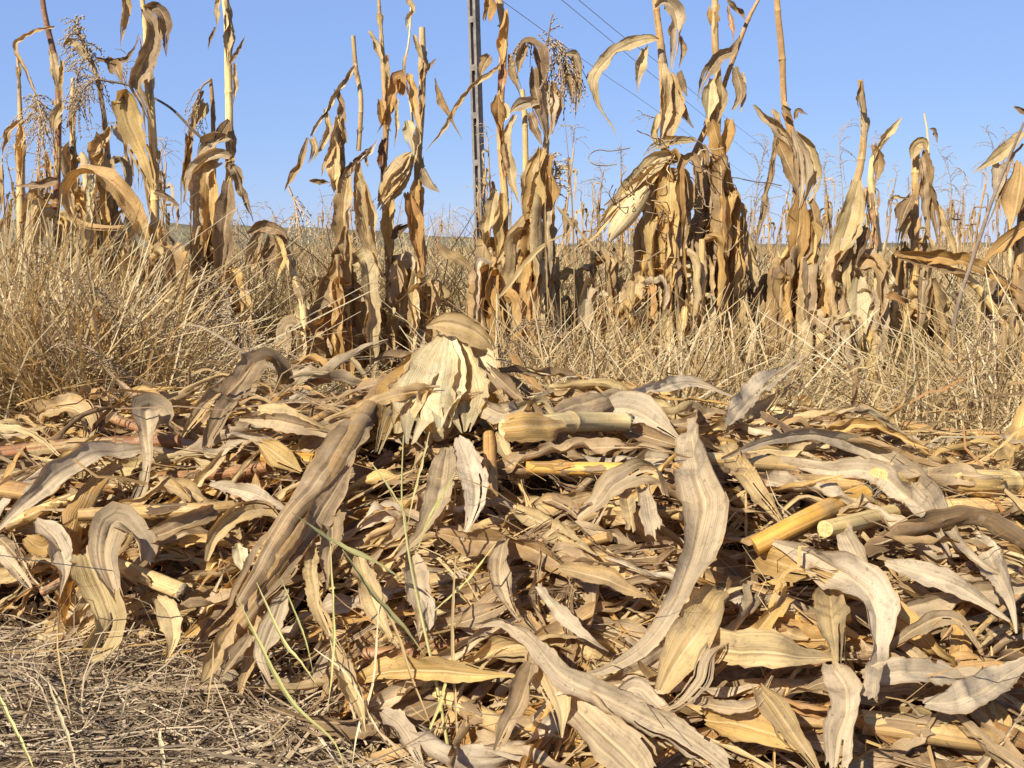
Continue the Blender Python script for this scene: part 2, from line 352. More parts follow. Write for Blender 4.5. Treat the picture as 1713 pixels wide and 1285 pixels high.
M['seed'] = leaf_mat('seed_head', [(.18, .12, .08), (.30, .21, .14), (.42, .31, .20), (.52, .42, .30)], transl=.1, across=1, specks=0, blotch_amt=0, bump=0)
M['twig'] = leaf_mat('dark_twig', [(.10, .075, .06), (.17, .125, .09), (.26, .19, .12)], transl=0, across=5, specks=0, bump=0, edge=(.15, .1, .07))
def ground_mat(name, stops, scale, detail=8, bump=.6):
    m, N, Lk, p = nt(name)
    tc = N.new("ShaderNodeTexCoord"); z = N.new("ShaderNodeTexNoise"); z.inputs['Scale'].default_value = scale; z.inputs['Detail'].default_value = detail; z.inputs['Roughness'].default_value = .7
    Lk.new(tc.outputs['Object'], z.inputs[0]); r = ramp(N, stops); Lk.new(z.outputs[0], r.inputs[0])
    z2 = N.new("ShaderNodeTexNoise"); z2.inputs['Scale'].default_value = scale * 9; z2.inputs['Detail'].default_value = 4; Lk.new(tc.outputs['Object'], z2.inputs[0])
    r2 = ramp(N, [(.3, .55), (.7, 1.3)]); Lk.new(z2.outputs[0], r2.inputs[0])
    c = mixc(N, Lk, 1.0, r.outputs[0], r2.outputs[0], 'MULTIPLY'); Lk.new(c, p.inputs['Base Color']); p.inputs['Roughness'].default_value = .95; p.inputs['Specular IOR Level'].default_value = .1
    b = N.new("ShaderNodeBump"); b.inputs['Strength'].default_value = bump; b.inputs['Distance'].default_value = .02; Lk.new(z2.outputs[0], b.inputs['Height']); Lk.new(b.outputs[0], p.inputs['Normal'])
    return m
M['soil'] = ground_mat('soil', [(.3, (.05, .035, .028)), (.5, (.10, .07, .05)), (.7, (.17, .12, .075))], 5)
def field_ground():
    m = M['soil']; N = m.node_tree.nodes; Lk = m.node_tree.links; p = N["Principled BSDF"]; old = p.inputs['Base Color'].links[0].from_socket
    tc = N.new("ShaderNodeTexCoord"); sx = N.new("ShaderNodeSeparateXYZ"); Lk.new(tc.outputs['Object'], sx.inputs[0])
    z = N.new("ShaderNodeTexNoise"); z.inputs['Scale'].default_value = 3; z.inputs['Detail'].default_value = 8; Lk.new(tc.outputs['Object'], z.inputs[0])
    f = N.new("ShaderNodeMapRange"); f.inputs[1].default_value = 2.5; f.inputs[2].default_value = 4.5; Lk.new(sx.outputs[1], f.inputs[0])
    r = ramp(N, [(.35, (.17, .11, .045)), (.55, (.34, .23, .10)), (.7, (.46, .34, .16))]); Lk.new(z.outputs[0], r.inputs[0])
    Lk.new(mixc(N, Lk, f.outputs[0], old, r.outputs[0]), p.inputs['Base Color'])
field_ground()
M['litter'] = ground_mat('shade_dark_litter', [(.3, (.025, .016, .010)), (.55, (.06, .038, .02)), (.75, (.13, .08, .04))], 14)  # near-black litter colour, shade of the heap's gaps painted into it
M['hill'] = ground_mat('hazy_hill_scrub', [(.3, (.11, .105, .065)), (.5, (.17, .15, .095)), (.7, (.25, .21, .13))], .12, bump=.2)  # distance haze is put into these dull hill colours
def plain_mat(name, c1, c2, scale, rough=.85):
    m, N, Lk, p = nt(name)
    tc = N.new("ShaderNodeTexCoord"); z = N.new("ShaderNodeTexNoise"); z.inputs['Scale'].default_value = scale; z.inputs['Detail'].default_value = 6
    Lk.new(tc.outputs['Object'], z.inputs[0]); r = ramp(N, [(.35, c1), (.65, c2)]); Lk.new(z.outputs[0], r.inputs[0]); Lk.new(r.outputs[0], p.inputs['Base Color'])
    p.inputs['Roughness'].default_value = rough; return m
M['concrete'] = plain_mat('concrete', (.13, .115, .105), (.22, .195, .17), 6)
M['wire'] = plain_mat('wire', (.10, .10, .11), (.16, .16, .17), 20, .5)
# ------------------------------------------------------------------ ground, heap shape, hill
def lin(x, xs, ys): return np.interp(x, xs, ys)
def bumps(x, y):
    return (.034 * np.sin(10 * x + 2.5 * y + .4) * np.sin(12 * y - 3 * x + 1) + .022 * np.sin(17 * x + 3 * y + 1) * np.sin(13 * y - 4 * x + 2) + .016 * np.sin(31 * x - 9 * y + .5) * np.sin(27 * y + 7 * x)
            + .010 * np.sin(58 * x + 20 * y) * np.sin(49 * y - 15 * x + 1))
def heap_h(x, y):
    x = np.asarray(x, float); y = np.asarray(y, float)
    yc = lin(x, [-1.6, -1.1, -.5, 0, .6, 1.1, 1.6], [2.2, 2.2, 2.3, 2.3, 2.2, 2.1, 2.1])
    hc = lin(x, [-1.6, -1.1, -.8, -.5, 0, .3, .6, 1.1, 1.6], [.24, .27, .34, .385, .38, .34, .30, .215, .2])
    yf = lin(x, [-1.6, -.9, -.55, -.35, -.15, 0, .3, 2], [1.68, 1.665, 1.56, 1.44, 1.24, 1.1, 1.0, .95])
    yb = yc + .55
    s = np.clip((y - yf) / (yc - yf), 0, 1); f = 1 - (1 - s) ** 2.2
    q = np.clip((y - yc) / (yb - yc), 0, 1); b = (1 - q * q) ** 1.3
    h = hc * np.where(y < yc, f, b)
    return h + bumps(x, y) * np.clip(h / .12, 0, 1) - .01
def ground_h(x, y):
    return .012 * np.sin(7 * x + 2 * y) * np.sin(6 * y - 3 * x) * np.clip(1 - (np.abs(y) - 6) / 6, 0, 1)
def surf_h(x, y): return np.maximum(heap_h(x, y), ground_h(x, y))
def heap_n(x, y):
    e = .03; gx = (surf_h(x + e, y) - surf_h(x - e, y)) / (2 * e); gy = (surf_h(x, y + e) - surf_h(x, y - e)) / (2 * e)
    return unit(np.stack([-gx, -gy, np.ones_like(gx)], -1))
def on_heap(px, py, lift=0.0):
    r = ray(px, py); t = np.linspace(.8, 4.2, 900); P = CAM + r * t[:, None]
    below = P[:, 2] < surf_h(P[:, 0], P[:, 1])
    i = int(np.argmax(below)) if below.any() else None
    tt = t[i] if i is not None else 2.35 / r[1]
    tt = min(tt, 2.55 / r[1])
    return CAM + r * (tt - lift)

# dark hollows between the leaves: (pixel x, y, half width, half height)
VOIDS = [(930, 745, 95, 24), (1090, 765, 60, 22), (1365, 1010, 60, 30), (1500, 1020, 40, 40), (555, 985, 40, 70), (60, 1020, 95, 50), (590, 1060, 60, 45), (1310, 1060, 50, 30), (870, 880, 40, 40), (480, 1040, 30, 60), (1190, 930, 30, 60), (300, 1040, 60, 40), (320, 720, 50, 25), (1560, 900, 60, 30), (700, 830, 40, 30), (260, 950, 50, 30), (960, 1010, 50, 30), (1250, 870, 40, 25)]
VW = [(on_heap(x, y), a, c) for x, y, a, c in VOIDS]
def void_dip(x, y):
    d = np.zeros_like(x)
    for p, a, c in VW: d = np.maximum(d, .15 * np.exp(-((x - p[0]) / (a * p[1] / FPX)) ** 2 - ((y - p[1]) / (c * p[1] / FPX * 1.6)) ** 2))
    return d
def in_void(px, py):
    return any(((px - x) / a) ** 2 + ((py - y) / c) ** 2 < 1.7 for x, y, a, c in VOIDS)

gx = np.concatenate([-np.geomspace(2500, 6, 26), np.linspace(-5, 5, 81), np.geomspace(6, 2500, 26)])
gy = np.concatenate([[-30, -8, -2, 0], np.linspace(.6, 8, 75), np.geomspace(9, 2500, 34)])
X, Y = np.meshgrid(gx, gy, indexing='xy'); Z = ground_h(X, Y)
idx = np.arange(X.size).reshape(X.shape)
F = np.stack([idx[:-1, :-1], idx[:-1, 1:], idx[1:, 1:], idx[1:, :-1]], -1).reshape(-1, 4)
b = MB(); b.add(np.stack([X, Y, Z], -1).reshape(-1, 3), F, np.stack([X, Y], -1).reshape(-1, 2), .5)
tag(b.build('ground', M['soil']), kind='structure')
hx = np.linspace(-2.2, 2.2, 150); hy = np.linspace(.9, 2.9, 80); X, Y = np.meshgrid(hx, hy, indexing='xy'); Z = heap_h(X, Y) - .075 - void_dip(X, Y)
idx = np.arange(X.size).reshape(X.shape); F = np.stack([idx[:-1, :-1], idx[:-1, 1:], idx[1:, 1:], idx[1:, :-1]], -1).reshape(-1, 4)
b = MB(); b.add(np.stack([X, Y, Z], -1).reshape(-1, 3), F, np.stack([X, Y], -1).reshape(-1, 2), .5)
tag(b.build('shade_dark_litter', M['litter']), 'matted litter under the heap of cut corn, darkened to paint the shade between leaves', 'litter', kind='stuff')
# distant ridge
hx = np.linspace(-420, 420, 160)
prof = lin(hx, [-420, -140, -75, -48, -30, -12, 10, 60, 420], [8.5, 7, 5.2, 4.6, 3.4, 1.8, .7, .3, .3]) + .35 * np.sin(hx * .31) + .22 * np.sin(hx * .83 + 1) + .5
b = MB(); rows = [(230, 0), (262, .75), (285, 1.0), (320, .9), (420, 0)]
V = np.concatenate([np.stack([hx, np.full_like(hx, y), prof * k - .1], 1) for y, k in rows]); nx_ = len(hx); idx = np.arange(nx_ * len(rows)).reshape(len(rows), nx_)
F = np.stack([idx[:-1, :-1], idx[:-1, 1:], idx[1:, 1:], idx[1:, :-1]], -1).reshape(-1, 4)
b.add(V, F, V[:, :2], .5); tag(b.build('hill', M['hill']), kind='structure')

# ------------------------------------------------------------------ power pole and its lines
def box(mb, c, s, rnd=.5):
    c = np.array(c, float); s = np.array(s, float) / 2
    v = np.array([[x, y, z] for x in (-1, 1) for y in (-1, 1) for z in (-1, 1)]) * s + c
    f = [[0, 1, 3, 2], [4, 6, 7, 5], [0, 4, 5, 1], [2, 3, 7, 6], [0, 2, 6, 4], [1, 5, 7, 3]]
    for q in f: mb.add(v[q], [[0, 1, 2, 3]], [[0, 0], [1, 0], [1, 1], [0, 1]], rnd)
PD = 30.0
pole = empty('power_pole', ground_at(806, PD), 'tall grey concrete power pole with a ladder of slots', 'power pole')
o0 = np.array(pole.location)
Hp = 10.5
b = MB()
for sx in (-1, 1): box(b, o0 + [sx * .095, 0, Hp / 2], (.075, .24, Hp))
z = .35
while z < Hp - .2:
    b2 = MB(); box(b2, o0 + [0, 0, z], (.116, .236, .17)); z += 1.36; b2.build('rung', M['concrete'], pole, smooth=False)
b3 = MB(); box(b3, o0 + [0, .03, Hp / 2], (.112, .03, Hp - .1))
b.build('upright', M['concrete'], pole, smooth=False); b3.build('slot_shade_web', M['wire'], pole, smooth=False)  # dark panel paints the shade inside the pole's slots
b = MB(); box(b, o0 + [0, -.02, Hp - .3], (1.5, .1, .12)); b.build('crossarm', M['concrete'], pole, smooth=False)
pole.rotation_euler = (0, R(-1.9), R(-33))
for (p, q), nm in zip([((852, 10), (1094, 182)), ((940, 0), (1168, 186)), ((968, 0), (1101, 105))], ('lowest', 'middle', 'topmost')):
    pts = []
    for (x, y) in (p, q):
        r = ray(x, y); pts.append(CAM + r * ((8.0 - CAMH) / r[2]))
    a, c = pts; d = c - a
    line = np.array([a - d * .25, a, a + d * .5 - [0, 0, .05], c, a + d * 2.2 - [0, 0, .1], a + d * 4.5])
    b = MB(); tube(b, line, .011, 5, 40); tag(b.build('power_line', M['wire']), nm + ' of the three thin power lines crossing the blue sky', 'power line', 'power lines in the sky')

# ------------------------------------------------------------------ grass, straw and distant field
def field_grass(n, xr, yr, ln, wd, lean, sd, zmin=.2, mask=None, seedv=3, prof=None, fall=.22):
    g = np.random.default_rng(seedv)
    y = yr[0] * (yr[1] / yr[0]) ** g.uniform(0, 1, n)
    px = g.uniform(-60, 1780, n) if xr == 'view' else g.uniform(xr[0], xr[1], n)
    x = (px - W0 / 2) / FPX * y
    keep = np.ones(n, bool) if mask is None else g.uniform(0, 1, n) < mask(x, y)
    x, y, px = x[keep], y[keep], px[keep]; n = len(x)
    base = np.stack([x, y, surf_h(x, y) - .01], 1)
    d = np.stack([lean[0] + g.normal(0, sd, n), lean[1] + g.normal(0, sd, n), np.abs(g.normal(1, .25, n)) + zmin], 1)
    L = ln * np.clip(g.lognormal(-.05, .3, n), .4, 1.25)
    if prof: L = L * np.interp(px, *prof)
    bend = np.stack([lean[0] * .45 + g.normal(0, .3, n), lean[1] + g.normal(0, .3, n), -np.abs(g.normal(fall, .25, n))], 1)
    return base, d, L, bend, wd * g.uniform(.5, 1.4, n), g
def clumpy(x, y): return np.clip(.62 + .5 * np.sin(3.1 * x + 1.7 * y) * np.sin(2.3 * y - 1.2 * x + .8), .12, 1)
def put(name, label, cat, mat, sets):
    b = MB()
    for (ba, d, L, be, w, g, seg, kink) in sets: strips(b, ba, d, L, be, w, seg, rng=g, kink=kink)
    return tag(b.build(name, M[mat], smooth=True), label, cat, kind='stuff')
PL = ([-120, 60, 200, 330, 430, 520], [1.05, 1.0, .85, .55, .4, .3])
S = []
S.append((*field_grass(8000, (-120, 500), (2.75, 4.4), .74, .0078, (-.05, -.1), .36, .25, seedv=3, prof=PL), 5, .012))
S.append((*field_grass(2400, (-120, 250), (2.8, 4.0), .80, .007, (.45, -.1), .4, .35, seedv=4, prof=PL, fall=.85), 7, .01))
S.append((*field_grass(5200, (-120, 500), (2.7, 4.4), .32, .0065, (0, -.2), .9, -.3, seedv=5), 5, .04))
put('dry_grass', 'tangled mass of dry straw coloured grass left of the corn row', 'grass', 'straw', S)
PR = ([1150, 1300, 1420, 1500, 1600, 1800], [.55, .55, .75, 1, 1.15, 1.3])
S = []
S.append((*field_grass(4600, (1180, 1830), (2.75, 4.8), .44, .006, (-.12, -.05), .5, .05, seedv=6, prof=PR), 5, .014))
S.append((*field_grass(4800, (1150, 1830), (2.45, 4.8), .27, .0085, (0, -.2), .9, -.3, seedv=7), 5, .04))
S.append((*field_grass(3200, (780, 1300), (2.75, 4.3), .48, .0062, (.05, -.05), .35, .1, seedv=8), 5, .012))
S.append((*field_grass(5200, (400, 1250), (2.75, 5.2), .26, .0085, (0, -.2), .9, -.3, seedv=9), 5, .04))
put('dry_grass', 'dry bleached grass and chaff between the corn stalks behind the heap', 'grass', 'straw', S)
S = [(*field_grass(6500, (840, 1800), (4.55, 6.6), .62, .009, (.0, -.05), .3, .1, seedv=14), 5, .02), (*field_grass(6000, (340, 880), (4.4, 8), .74, .0075, (.05, -.05), .35, .1, seedv=13), 5, .03), (*field_grass(15000, 'view', (4.6, 16), .24, .009, (0, -.1), .6, .1, clumpy, seedv=10), 4, .03),
     (*field_grass(12000, 'view', (14, 70), .30, .024, (0, 0), .5, .2, clumpy, seedv=12), 3, .03)]
put('field_stubble', 'dry stubble and weeds of the open field reaching to the horizon', 'stubble', 'straw', S)
# low green tufts
S = []
for (px, Yd, n, L, sp, sv) in ((1432, 3.5, 90, .30, .05, 21), (960, 4.1, 70, .16, .1, 22), (615, 3.9, 160, .18, .16, 23), (760, 4.3, 140, .16, .14, 24), (1300, 3.9, 80, .14, .12, 25), (300, 3.6, 120, .2, .2, 26), (80, 3.2, 120, .22, .25, 27)):
    g = np.random.default_rng(sv); c = ground_at(px, Yd); ba = c + np.stack([g.normal(0, sp, n), g.normal(0, sp, n), np.zeros(n)], 1)
    S.append((ba, np.stack([g.normal(0, .35, n), g.normal(0, .35, n), np.ones(n)], 1), L * g.lognormal(0, .3, n), np.stack([g.normal(0, .4, n), g.normal(0, .3, n), -np.abs(g.normal(.1, .2, n))], 1), .004 * g.uniform(.6, 1.3, n), g, 5, .01))
put('green_grass', 'thin green grass sprouting low among the dry stalks', 'grass', 'green', S)
# cut straw on the bare soil at lower left
g = np.random.default_rng(31); n = 3500
y = g.uniform(1.18, 1.85, n); x = (g.uniform(-150, 640, n) - W0 / 2) / FPX * y
k = heap_h(x, y) < .05; x, y = x[k], y[k]; n = len(x)
ba = np.stack([x, y, ground_h(x, y) + g.uniform(.0, .022, n)], 1)
d = np.stack([g.normal(0, 1, n), g.normal(0, .55, n), g.normal(.02, .13, n)], 1)
b = MB(); strips(b, ba, d, .11 * g.lognormal(0, .6, n), np.stack([g.normal(0, .25, n), g.normal(0, .25, n), g.normal(-.02, .06, n)], 1), .0026 * g.lognormal(0, .4, n), 5, rng=g, kink=.03)
n = 420; y = g.uniform(1.3, 1.75, n); x = (g.uniform(-60, 620, n) - W0 / 2) / FPX * y; ba = np.stack([x, y, ground_h(x, y)], 1)
d = np.stack([g.normal(0, .6, n), g.normal(0, .5, n), np.ones(n)], 1)
strips(b, ba, d, .09 * g.lognormal(0, .45, n), np.stack([g.normal(0, .6, n), g.normal(0, .5, n), -np.abs(g.normal(.3, .3, n))], 1), .0024 * g.uniform(.6, 1.4, n), 6, rng=g, kink=.03)
tag(b.build('cut_straw', M['greystraw']), 'greyish cut straw scattered over bare soil at lower left', 'straw', kind='stuff')
# ------------------------------------------------------------------ heap of cut corn: traced leaves and stalks
def heap_leaf(label, mat, pts, curl=.6, fold=.32, wave=.07, arch=.02, base=.55, tip=.2, crump=.1, lift=.05, group=None, roll=0, name='corn_leaf', rnd=None, rows=None, parent=None, mb=None, **kw):
    pts = [tuple(p) + (0, 0)[: max(0, 5 - len(p))] if len(p) < 5 else p for p in pts]
    n = len(pts); P = []; Wd = []; Rl = []
    for i, (x, y, w, rl, li) in enumerate(pts):
        s = i / (n - 1); p = on_heap(x, y, lift + .02 + li + arch * math.sin(math.pi * s))
        z = (p - CAM) @ FWD; P.append(p); Wd.append(w * 1.06 * z / FPX); Rl.append(rl + roll)
    P = np.array(P)
    # smooth the distances so that one leaf does not jump with the bumps under it
    dist = np.linalg.norm(P - CAM, axis=1); dsm = dist.copy()
    for _ in range(2):
        dsm[1:-1] = .25 * dsm[:-2] + .5 * dsm[1:-1] + .25 * dsm[2:]
    dsm = np.minimum(dsm, dist + .01)
    P = CAM + unit(P - CAM) * dsm[:, None]
    nref = unit(CAM - P) + np.array([-.15, 0, .25])
    b = mb or MB()
    ribbon(b, P, Wd, Rl, nref, rows, curl, fold, wave, crump, RNG.uniform(0, 1) if rnd is None else rnd, base, tip, **dict(dict(tw=9), **kw))
    if mb: return None
    if parent is not None: return b.build(name, M[mat], parent)
    return tag(b.build(name, M[mat], origin=P.mean(0)), label, 'corn leaf', group or 'dry corn leaves on the heap')
def Rd_col(r): return np.asarray(r)[:, None]
def heap_stalk(label, mat, pts, lift=.06, nodes=(), rnd=None, cut=(False, False), sheaths=(), sink=0):
    P = []; Rd = []
    for (x, y, w, *li) in pts:
        p = on_heap(x, y, lift + .02 + (li[0] if li else 0)); z = (p - CAM) @ FWD; P.append(p); Rd.append(w * .88 * z / FPX / 2)
    P = np.array(P); d = np.linalg.norm(P - CAM, axis=1); lin_ = np.linspace(d[0], d[-1], len(d)) if len(d) > 2 else d
    P = CAM + unit(P - CAM) * (.35 * d + .65 * np.minimum(lin_, d + .03))[:, None]
    root = empty('corn_stalk', P.mean(0), label, 'corn stalk', 'cut corn stalks lying in the heap')
    r = RNG.uniform(0, 1) if rnd is None else rnd
    b = MB(); tube(b, P, Rd, 20, rnd=r, cap0=not cut[0], cap1=not cut[1], nodes=nodes); b.build('stem', M[mat], root)
    for i, fl in enumerate(cut):
        if not fl: continue
        e, f = (P[0], P[1]) if i == 0 else (P[-1], P[-2]); rr = Rd[0] if i == 0 else Rd[-1]; t = unit(e - f)
        c = MB(); a = np.linspace(0, 2 * np.pi, 25); ref = unit(np.cross(t, [0, 0, 1.])); rf2 = np.cross(t, ref)
        g = np.random.default_rng(abs(int(pts[0][0]))); rings = []
        for k, (q, dz) in enumerate(((1.0, 0), (.9, .1), (.7, .04), (.4, .08), (.1, .02))):
            jit = g.normal(0, .07, 25) * (1 if k else .0); jit[-1] = jit[0]
            rings.append(e + (ref[None] * np.cos(a)[:, None] + rf2[None] * np.sin(a)[:, None]) * rr * q * 1.01 + t[None] * ((dz + jit) * rr + (np.cos(a + 1) * .5 * rr * (1 if k else 0)))[:, None])
        V = np.array(rings); idx = np.arange(125).reshape(5, 25); F = np.stack([idx[:-1, :-1], idx[:-1, 1:], idx[1:, 1:], idx[1:, :-1]], -1).reshape(-1, 4)
        uv = np.stack([np.linspace(0, 1, 125) % 1, np.linspace(0, 1, 125)], 1); c.add(V.reshape(-1, 3), F, uv, .5)
        n = 60; an = g.uniform(0, 6.28, n); ba = e + (ref * np.cos(an)[:, None] + rf2 * np.sin(an)[:, None]) * rr * .93 - t * rr * .2
        strips(c, ba, t + g.normal(0, .25, (n, 3)), rr * g.uniform(.3, 1.5, n) * (1.6 if 'frayed' in label else .8), g.normal(0, .2, (n, 3)), np.full(n, rr * .12), 3, rng=g)
        c.build('cut_end', M['pith'], root)
    if not sheaths and 'amber' not in label:      # torn sheath strips still clinging to the stalk
        g = np.random.default_rng(abs(int(pts[0][0] * 3 + pts[0][1]))); Q = resample(np.concatenate([P, Rd_col(Rd)], 1), 40)
        for _ in range(int(g.integers(1, 4))):
            i0 = int(g.integers(0, 24)); i1 = min(39, i0 + int(g.integers(9, 24))); sg = Q[i0:i1:3]; c = MB()
            clasp(c, sg[:, :3], sg[:, 3], g, g.uniform(1.0, 1.7), g.uniform(.9, 1.5))
            c.build('sheath', M[g.choice(['grey', 'tan', 'gold', 'brown'])], root)
    for (mt, pp, kw) in sheaths:
        heap_leaf(None, mt, pp, parent=root, name='sheath', **kw)
    return root
HS = heap_stalk
HS('thick pale cut stalk with a ring node lying across the middle of the heap', 'pale', [(842, 716, 33), (900, 712, 37), (950, 706, 40), (1000, 706, 37), (1046, 706, 36)], .125, nodes=(.53,), rnd=.75, cut=(False, True),
   sheaths=[('gold', [(838, 718, 50), (870, 714, 56), (910, 711, 54), (946, 709, 50)], dict(curl=-1.25, fold=0, wave=.03, lift=.153, arch=0, base=.9, tip=.95, rnd=.5, tw=3, split=0))])
HS('bright amber cut stalk slanting up to a frayed pale end', 'amber', [(1262, 914, 36), (1300, 894, 38), (1350, 868, 38), (1400, 845, 38), (1446, 826, 36)], .118, rnd=.55, cut=(False, True))
HS('short pale stalk end cut flat just below the amber one', 'pale', [(1380, 885, 32), (1440, 872, 34), (1492, 858, 32)], .10, rnd=.4, cut=(False, True))
HS('long thick pale stalk with a node, running out past the right edge', 'pale', [(1470, 800, 42), (1550, 803, 46), (1648, 806, 47), (1760, 810, 46)], .11, nodes=(.62,), rnd=.25)
HS('tan stalk lying just under the thick pale one by the right edge', 'stalk', [(1500, 852, 34), (1600, 850, 36), (1760, 842, 34)], .03, rnd=.6)
HS('orange stalk piece seen in the dark gap behind two hanging leaves', 'amber', [(1296, 1034, 25), (1340, 1034, 26), (1420, 1034, 24)], .09, rnd=.5, cut=(True, False))
HS('golden striped stalk in the shade below the thick cut one', 'amber', [(880, 782, 24), (960, 784, 26), (1060, 785, 24)], .03, rnd=.62)
HS('reddish brown stalk with two nodes lying along the left top of the heap', 'rust', [(-40, 766, 30), (60, 752, 30), (150, 744, 28), (300, 738, 26)], .09, nodes=(.38, .75), rnd=.3)
HS('tan stalk under the reddish one, its end beyond the left edge', 'stalk', [(-40, 815, 36), (10, 818, 36), (52, 824, 32)], .06, rnd=.1, cut=(False, True))
HS('pale stalk with a brown node between leaves in the left of the heap', 'stalk', [(132, 862, 24), (200, 858, 26), (258, 856, 27), (330, 852, 25), (390, 847, 22)], .09, nodes=(.47,), rnd=.5)
HS('short pale cut stalk pointing down out of the dark lower left gap', 'pale', [(190, 946, 30), (250, 968, 32), (305, 990, 32)], .05, rnd=.7, cut=(False, True))
HS('small rust red stalk piece in the dark gap at far left', 'rust', [(70, 992, 16), (100, 975, 18), (130, 955, 18)], .09, rnd=.6)
HS('long bent stalk wrapped in a grey sheath leaning down the front of the heap', 'tan', [(645, 640, 34, .02), (590, 735, 44, .05), (520, 860, 50, .06), (440, 985, 48, .05), (390, 1062, 40, .02), (352, 1108, 30, -.03), (335, 1132, 16, -.08)], .10, nodes=(.3, .72), rnd=.05,
   sheaths=[('grey', [(655, 625, 30), (600, 705, 52), (540, 790, 64), (470, 880, 66), (425, 960, 58), (395, 1010, 40)], dict(curl=-1.0, fold=0, wave=.05, lift=.185, arch=.0, base=.6, tip=.6, rnd=.3)),
            ('brown', [(585, 780, 30), (530, 870, 46), (470, 960, 44), (430, 1010, 20)], dict(curl=.9, fold=0, wave=.05, lift=.165, arch=.0, base=.5, tip=.4, rnd=.9, roll=-25))])
HS('short upright stalk stub with a node below the pale husk', 'stalk', [(818, 728, 22), (820, 780, 26), (822, 826, 27)], .07, nodes=(.7,), rnd=.3)
HS('yellow stalk length under leaves near the bottom middle', 'stalk', [(735, 1160, 30), (780, 1185, 36), (840, 1215, 34)], .03, rnd=.7)
HS('thick tan stalk half hidden at the bottom right', 'stalk', [(1440, 1208, 46), (1520, 1218, 48), (1600, 1232, 46), (1660, 1240, 42)], .03, rnd=.65, cut=(False, True))
HS('brown stalk in shade low in the right of the heap', 'rust', [(1590, 985, 34), (1660, 968, 36), (1740, 940, 34)], .02, rnd=.5)
HS('thin stalk slanting up beside the right edge of the heap', 'stalk', [(1630, 1062, 10), (1670, 1025, 11), (1730, 975, 11)], .10, rnd=.5)
HS('golden stalk crossing under the long arched leaf', 'stalk', [(1180, 770, 30), (1290, 775, 30), (1420, 788, 28)], .045, rnd=.7)
HS('tan stalk lying under leaf strips in the right of the heap', 'stalk', [(1260, 812, 34), (1340, 808, 34), (1440, 812, 30)], .04, rnd=.45)
HS('golden stalk piece among short leaves left of the slanting stalk', 'amber', [(440, 760, 34), (480, 770, 40), (525, 775, 36)], .04, rnd=.4)

# the pale husk standing in the middle of the heap
husk = empty('corn_husk', on_heap(752, 640, .1), 'pale cream corn husk splayed open at the centre of the heap', 'corn husk')
for (mt, c, rn, lf, pts) in [
    ('gold', .9, .3, .10, [(744, 568, 16), (700, 618, 40), (664, 675, 64), (642, 738, 44)]),
    ('tan', .8, .8, .11, [(740, 570, 12), (690, 640, 30), (655, 700, 32), (632, 760, 14)]),
    ('cream', .5, .35, .125, [(738, 566, 14), (704, 620, 46), (682, 680, 60), (664, 726, 36)]),
    ('cream', .6, .75, .145, [(748, 556, 18), (728, 612, 56), (708, 678, 76), (688, 744, 48)]),
    ('cream', .6, .95, .16, [(752, 556, 16), (750, 612, 48), (742, 668, 56), (736, 716, 34)]),
    ('cream', 1.1, 1., .17, [(753, 650, 20), (752, 684, 38), (750, 716, 22)]),
    ('cream', .6, .5, .15, [(760, 558, 18), (774, 622, 54), (782, 678, 66), (778, 722, 36)]),
    ('cream', .6, .8, .145, [(766, 560, 16), (798, 612, 48), (814, 654, 46), (820, 682, 12)]),
    ('tan', .8, .5, .12, [(772, 563, 18), (808, 620, 42), (822, 682, 40), (830, 718, 16)]),
    ('gold', .9, .4, .165, [(757, 578, 6), (760, 622, 14), (752, 668, 12)])]:
    heap_leaf(None, mt, [(x, y, w * 1.3) for x, y, w in pts], curl=c * .8, fold=.08, wave=.05, crump=.025, tw=5, rag=.05, jag=.2, split=.5, arch=.02, base=.7, tip=.3, lift=lf, rnd=rn, parent=husk, name='husk_leaf')
Pc = np.array([on_heap(x, y, .10) for x, y in ((756, 566), (748, 610), (740, 660), (734, 705), (732, 730))]); b = MB()
tube(b, Pc, np.array([.012, .03, .042, .036, .012]), 14, 20, rnd=.7); b.build('husk_backing', M['cream'], husk)  # added cream core, backs the husk leaves so their gaps stay light
heap_leaf(None, 'tan', [(712, 548, 14), (742, 540, 34), (785, 552, 44), (812, 572, 42), (826, 588, 18)], curl=.8, fold=.1, wave=.06, crump=.07, tw=6, split=2, lift=.18, arch=.03, base=.3, tip=.6, rnd=.45, parent=husk, name='cap_leaf', roll=20)

HL = heap_leaf
HL('most prominent broad grey leaf, running from a rolled tip down through the middle', 'grey', [(1172, 684, 26, 50, .03), (1163, 712, 36, 35, .05), (1158, 750, 52, 10, .06), (1166, 800, 76, 0, .06), (1180, 840, 96, 0, .05), (1172, 890, 86, -10, .05), (1156, 945, 72, -15, .05), (1130, 1010, 62, -10, .05), (1085, 1075, 54, -20, .05), (1020, 1118, 40, -30, .04), (950, 1137, 14, -20, .03)], curl=.55, fold=.3, wave=.07, arch=.0, base=.55, tip=.3, lift=.09, rnd=.75, split=0)
HL('long wavy grey leaf arching over the right of the heap to the edge', 'grey', [(1205, 768, 12, 30), (1286, 737, 18, 25), (1359, 727, 24, 20), (1432, 744, 30, 15), (1490, 773, 36, 10), (1543, 814, 42, 0), (1568, 850, 44, -10), (1590, 888, 36, -10), (1632, 935, 30, 0), (1725, 988, 22)], wave=.12, arch=.03, lift=.11, rnd=.85, fold=.25, curl=.5, split=.4)
HL('grey leaf with a crinkled lower edge lying under the arching one', 'grey', [(1318, 772, 22), (1388, 788, 34), (1461, 790, 40), (1508, 825, 42), (1556, 868, 34), (1590, 930, 20)], wave=.3, lift=.085, rnd=.9, arch=.01)
